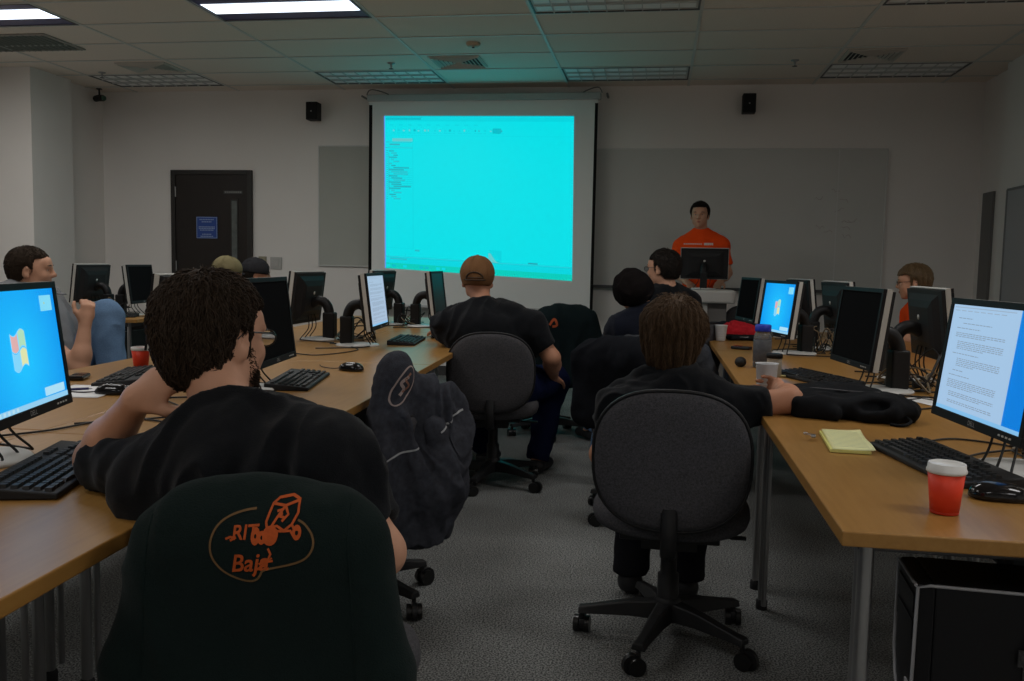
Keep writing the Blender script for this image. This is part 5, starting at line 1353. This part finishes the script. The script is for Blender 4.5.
# ================================================================ JACKETS OVER CHAIR BACKS
def jacket_back(cx, cy, yaw, label, m, w=.21, ztop=.875, zbot=.30, sleeves=True, amp=.012, seed=1, h=.007, lean=.02, thick=.055, vert=True, extra=None, sr=.05):
    """cloth hanging over a chair back; rear side faces local -y"""
    M = Matrix.Translation((cx, cy, 0)) @ Matrix.Rotation(R(yaw), 4, 'Z'); Mr = np.array(M.to_3x3()); T = lambda x, y, z: np.array(M @ Vector((x, y, z)))
    s = Sdf()
    zm = (ztop+zbot)/2; hh = (ztop-zbot)/2
    s.box(T(0, 0, zm-.035), (w, thick, hh-.035), min(thick*.95, .05), Mr, .05)
    s.ell(T(0, 0, ztop-.12), (w*1.0, thick*1.05, .125), Mr, .05)
    s.cone(T(-w*.62, 0, ztop-.085), T(w*.62, 0, ztop-.085), .06, .06, .05)
    if sleeves:
        for sx in (-1, 1):
            s.cone(T(sx*(w-.02), -.01, ztop-.10), T(sx*(w+.018), -.025, zm), sr, sr+.004, .03)
            s.cone(T(sx*(w+.018), -.025, zm), T(sx*(w+.018), -.04, zbot-.02), sr+.004, sr-.006, .02, cutb=True)
    if extra: extra(s, T)
    V, Q = s.mesh(h, 1)
    L = (V-np.array([cx, cy, 0])) @ Mr
    if vert:
        N = normals(V, Q); k = np.clip((ztop-L[:, 2])/.35, 0, 1)
        V = V+N*((np.sin(L[:, 0]*38+np.sin(L[:, 2]*6+seed)*1.2+seed)*.5+np.sin(L[:, 0]*71+L[:, 2]*9)*.3)*amp*k)[:, None]
    V = folds(V, Q, amp, (7, 7, 3.5), seed)
    t = empty('jacket', (cx, cy, 0), 0, label, 'jacket')
    o = mesh_obj('jacket_body', V, Q, m, t, True, off=(cx, cy, 0))
    return t, o, V, Q, T
GRN = fabric('jacket_green_cotton', (.010, .017, .016), .3, 300, .3, .05)
t, o, V, Q, T = jacket_back(-.605, 1.315, 6, 'dark green jacket with an orange buggy logo over the nearest chair', GRN, w=.176, ztop=.862, zbot=.25, amp=.007, seed=4, h=.006, thick=.065, sr=.043)
def decal(bv, T, pts, faces, cx, cz, name, m, parent, off, rot=0, sc=1, y0=-.5, lift=.0018):
    """lays flat stitched shapes on the cloth, seen from local -y"""
    V = []; c, q = math.cos(rot), math.sin(rot)
    d = Vector(T(0, 1, 0))-Vector(T(0, 0, 0))
    for x, z in pts:
        X, Z = (x*c-z*q)*sc, (x*q+z*c)*sc
        o_ = Vector(T(cx+X, y0, cz+Z)); hit = bv.ray_cast(o_, d)
        V.append(hit[0]-d*lift if hit[0] is not None else Vector(T(cx+X, -.07, cz+Z)))
    return mesh_obj(name, [tuple(v) for v in V], [tuple(f) for f in faces], m, parent, False, off=off)
def strokes(paths, w):
    """2-D polylines -> ribbons of small quads"""
    P = []; F = []
    for path in paths:
        pts = []
        for a, b in zip(path[:-1], path[1:]):
            n = max(1, int(math.dist(a, b)/.006)); pts += [(a[0]+(b[0]-a[0])*k/n, a[1]+(b[1]-a[1])*k/n) for k in range(n)]
        pts.append(path[-1])
        for i, p in enumerate(pts):
            a = pts[max(i-1, 0)]; b = pts[min(i+1, len(pts)-1)]; L = math.dist(a, b) or 1; nx, nz = -(b[1]-a[1])/L*w/2, (b[0]-a[0])/L*w/2
            P += [(p[0]+nx, p[1]+nz), (p[0]-nx, p[1]-nz)]
            if i: k = len(P); F.append((k-4, k-3, k-1, k-2))
    return P, F
def logo():
    bv = BVHTree.FromPolygons([tuple(v) for v in V], [tuple(q) for q in Q.tolist()])
    off = (-.605, 1.315, 0); OG = mat('logo_orange', (.48, .085, .015), .7, .3, var=.25, vscale=150); OL = mat('logo_outline', (.16, .085, .03), .8)
    # picture coordinates in metres; centre of the emblem
    cx, cz = .026, .772
    px = 1.3/900*1.06
    K = lambda u, v: ((u-264)*px, (540-v)*px)
    outl = [(384, 186), (340, 196), (300, 214), (275, 240), (263, 275), (264, 305), (275, 332), (300, 360), (335, 378), (370, 382), (395, 376), (408, 362), (416, 348), (440, 340), (490, 328), (530, 312), (550, 290), (556, 265), (548, 240), (528, 218), (508, 208)]
    k = lambda u, v: K(120+u*300/848, 440+v*300/848)
    P, F = strokes([[tuple(q)[:2] for q in smoothpath([(*k(*p), 0) for p in outl], 4)]], .0032); decal(bv, T, P, F, cx, cz, 'logo_outline', OL, o, off)
    def letters(txt, u, v, size, rot, shear, name, bold):
        Vt, Ft = text_geo(txt, size, shear); a, b = k(u, v); c, q = math.cos(rot), math.sin(rot)
        P = [(a+x*c-y*q, b+x*q+y*c) for x, y, z in Vt]; P2 = []
        F2 = []
        for dx, dz in ((0, 0), (bold, 0), (0, bold), (bold, bold)):
            n = len(P2); P2 += [(x+dx, y+dz) for x, y in P]; F2 += [tuple(n+i for i in f) for f in Ft]
        decal(bv, T, P2, F2, cx, cz, name, OG, o, off)
    letters('RIT', 358, 250, .029, R(7), .15, 'lettering', .0010)
    letters('Baja', 372, 332, .038, R(9), .35, 'lettering', .0010)
    P, F = strokes([[k(*p) for p in ((305, 268), (318, 262), (330, 264))], [k(*p) for p in ((318, 272), (335, 262))], [k(*p) for p in ((430, 285), (438, 300), (430, 318), (442, 310))], [k(*p) for p in ((405, 330), (420, 322), (445, 318))], [k(*p) for p in ((400, 345), (415, 335), (430, 330))]], .0035)
    decal(bv, T, P, F, cx, cz, 'lettering', OG, o, off)
    # buggy: frame of tubes, wheels, driver
    cage = [[(418, 218), (430, 172), (445, 158), (480, 152), (502, 160), (506, 190), (492, 220)], [(418, 218), (425, 240), (470, 238), (492, 220)], [(430, 172), (466, 176), (502, 162)], [(466, 176), (448, 204), (430, 236)], [(466, 176), (478, 196), (462, 214)], [(448, 200), (470, 205)],
            [(445, 190), (456, 186), (460, 196), (448, 204)], [(410, 250), (425, 232), (450, 226), (470, 236)], [(492, 220), (500, 232), (512, 232)], [(470, 238), (490, 236), (500, 250)]]
    P, F = strokes([[k(*p) for p in c_] for c_ in cage], .0036); decal(bv, T, P, F, cx, cz, 'buggy_frame', OG, o, off)
    def disc(u, v, ru, rv, r0=0):
        pts = []; F = []; n = 20
        for i in range(n):
            a = 2*math.pi*i/n
            pts.append(k(u+ru*math.cos(a), v+rv*math.sin(a))); pts.append(k(u+ru*r0*math.cos(a), v+rv*r0*math.sin(a)))
        F = [(2*i, 2*((i+1) % n), 2*((i+1) % n)+1, 2*i+1) for i in range(n)]
        return pts, F
    for u, v, ru, rv, r0 in ((392, 255, 13, 24, .25), (508, 240, 13, 20, .35), (433, 252, 22, 26, .02), (410, 258, 12, 18, .3), (446, 248, 10, 16, .1)):
        P, F = disc(u, v, ru, rv, r0); decal(bv, T, P, F, cx, cz, 'buggy_wheel', OG, o, off)
logo()
# sleeve seams
bv = BVHTree.FromPolygons([tuple(v) for v in V], [tuple(q) for q in Q.tolist()])
for sx in (-1, 1):
    P = []
    for i in range(24):
        z_ = .85-.022*i; x = sx*(.150+.0012*i) ; d = Vector(T(0, 1, 0))-Vector(T(0, 0, 0)); hit = bv.ray_cast(Vector(T(x, -.5, z_)), d)
        if hit[0] is not None: P.append(hit[0])
    if len(P) > 3: B().tube(P, .0018, 5).obj('seam', fabric('jacket_seam', (.012, .020, .019)), o, off=(-.605, 1.315, 0))

DEN = fabric('jacket_washed_blue', (.052, .055, .068), .55, 60, .5)
def ex2(s, T):
    s.cone(T(-.06, -.01, .825), T(-.15, -.03, .58), .058, .060, .05); s.cone(T(-.15, -.03, .58), T(-.09, -.05, .34), .06, .05, .05)
    s.cone(T(-.05, -.01, .81), T(.10, -.02, .70), .052, .06, .06); s.cone(T(.10, -.02, .70), T(.12, -.03, .62), .06, .06, .05); s.cone(T(.12, -.03, .62), T(.11, -.05, .42), .075, .06, .05); s.cone(T(-.10, -.10, .70), T(-.02, -.11, .40), .018, .022, .03); s.cone(T(.02, -.10, .66), T(.09, -.12, .42), .018, .02, .03); s.ell(T(0, -.05, .42), (.13, .07, .16), k=.06)
t, o, V, Q, T = jacket_back(-.80, 2.90, 52, 'grey-blue jacket with white piping and an oval badge over the turned chair', DEN, w=.160, ztop=.775, zbot=.26, sleeves=False, amp=.026, seed=8, h=.007, thick=.06, vert=False, extra=ex2)
bv = BVHTree.FromPolygons([tuple(v) for v in V], [tuple(q) for q in Q.tolist()]); off = (-.80, 2.90, 0)
def cam_free_line(pts, T, bv, w, name, m, parent, off, y0=-.5):
    P, F = strokes([[tuple(q)[:2] for q in smoothpath([(*p, 0) for p in pts], 5)]], w); return decal(bv, T, P, F, 0, 0, name, m, parent, off, y0=y0)
PIP = mat('piping_pale', (.42, .43, .44), .7); BADGE = mat('badge_thread', (.42, .33, .30), .8)
cam_free_line([(-.215, .545), (-.14, .575), (-.05, .60)], T, bv, .006, 'piping', PIP, o, off)
cam_free_line([(.02, .645), (.08, .675), (.165, .70)], T, bv, .006, 'piping', PIP, o, off)
n = 20
ov = [(-.085+.042*math.cos(2*math.pi*i/n)*.75+.03*math.sin(2*math.pi*i/n), .80+.062*math.sin(2*math.pi*i/n)) for i in range(n+1)]
cam_free_line(ov, T, bv, .005, 'badge', BADGE, o, off)
cam_free_line([(-.10, .77), (-.085, .79), (-.095, .81), (-.07, .83)], T, bv, .010, 'badge', BADGE, o, off); cam_free_line([(-.09, .78), (-.07, .80), (-.08, .82), (-.06, .84)], T, bv, .007, 'badge', mat('badge_rust', (.30, .14, .09), .8), o, off)

BKJ = fabric('jacket_black', (.012, .013, .016), .3, 200, .35); GRJ = fabric('jacket_grey_fleece', (.050, .052, .058), .3, 100, .4); TLJ = fabric('jacket_teal_black', (.012, .020, .022), .3, 200, .3)
def ex3(s, T):
    s.cone(T(.10, -.02, .80), T(.24, .04, .64), .06, .05, .05)
jacket_back(-.150, 4.06, -30, 'black jacket over the chair between the beanie student and the brown haired boy', BKJ, w=.235, ztop=.87, zbot=.46, thick=.075, amp=.016, seed=2, sleeves=False, extra=ex3, vert=False, h=.009)
jacket_back(.02, 4.76, 12, 'grey jacket over the chair of the student in the beanie', GRJ, w=.235, ztop=.845, zbot=.42, amp=.014, seed=5, sleeves=True, vert=False, h=.009)
t, o, V, Q, T = jacket_back(-.60, 6.02, 28, 'dark teal jacket with a small orange patch over the chair beyond the brown cap', TLJ, w=.20, ztop=.93, zbot=.38, amp=.012, seed=6, h=.009)
bv = BVHTree.FromPolygons([tuple(v) for v in V], [tuple(q) for q in Q.tolist()])
cam_free_line([(-.14, .80), (-.11, .84), (-.09, .80), (-.12, .79)], T, bv, .016, 'patch', mat('patch_orange', (.5, .10, .03), .8), o, (-.60, 6.02, 0))
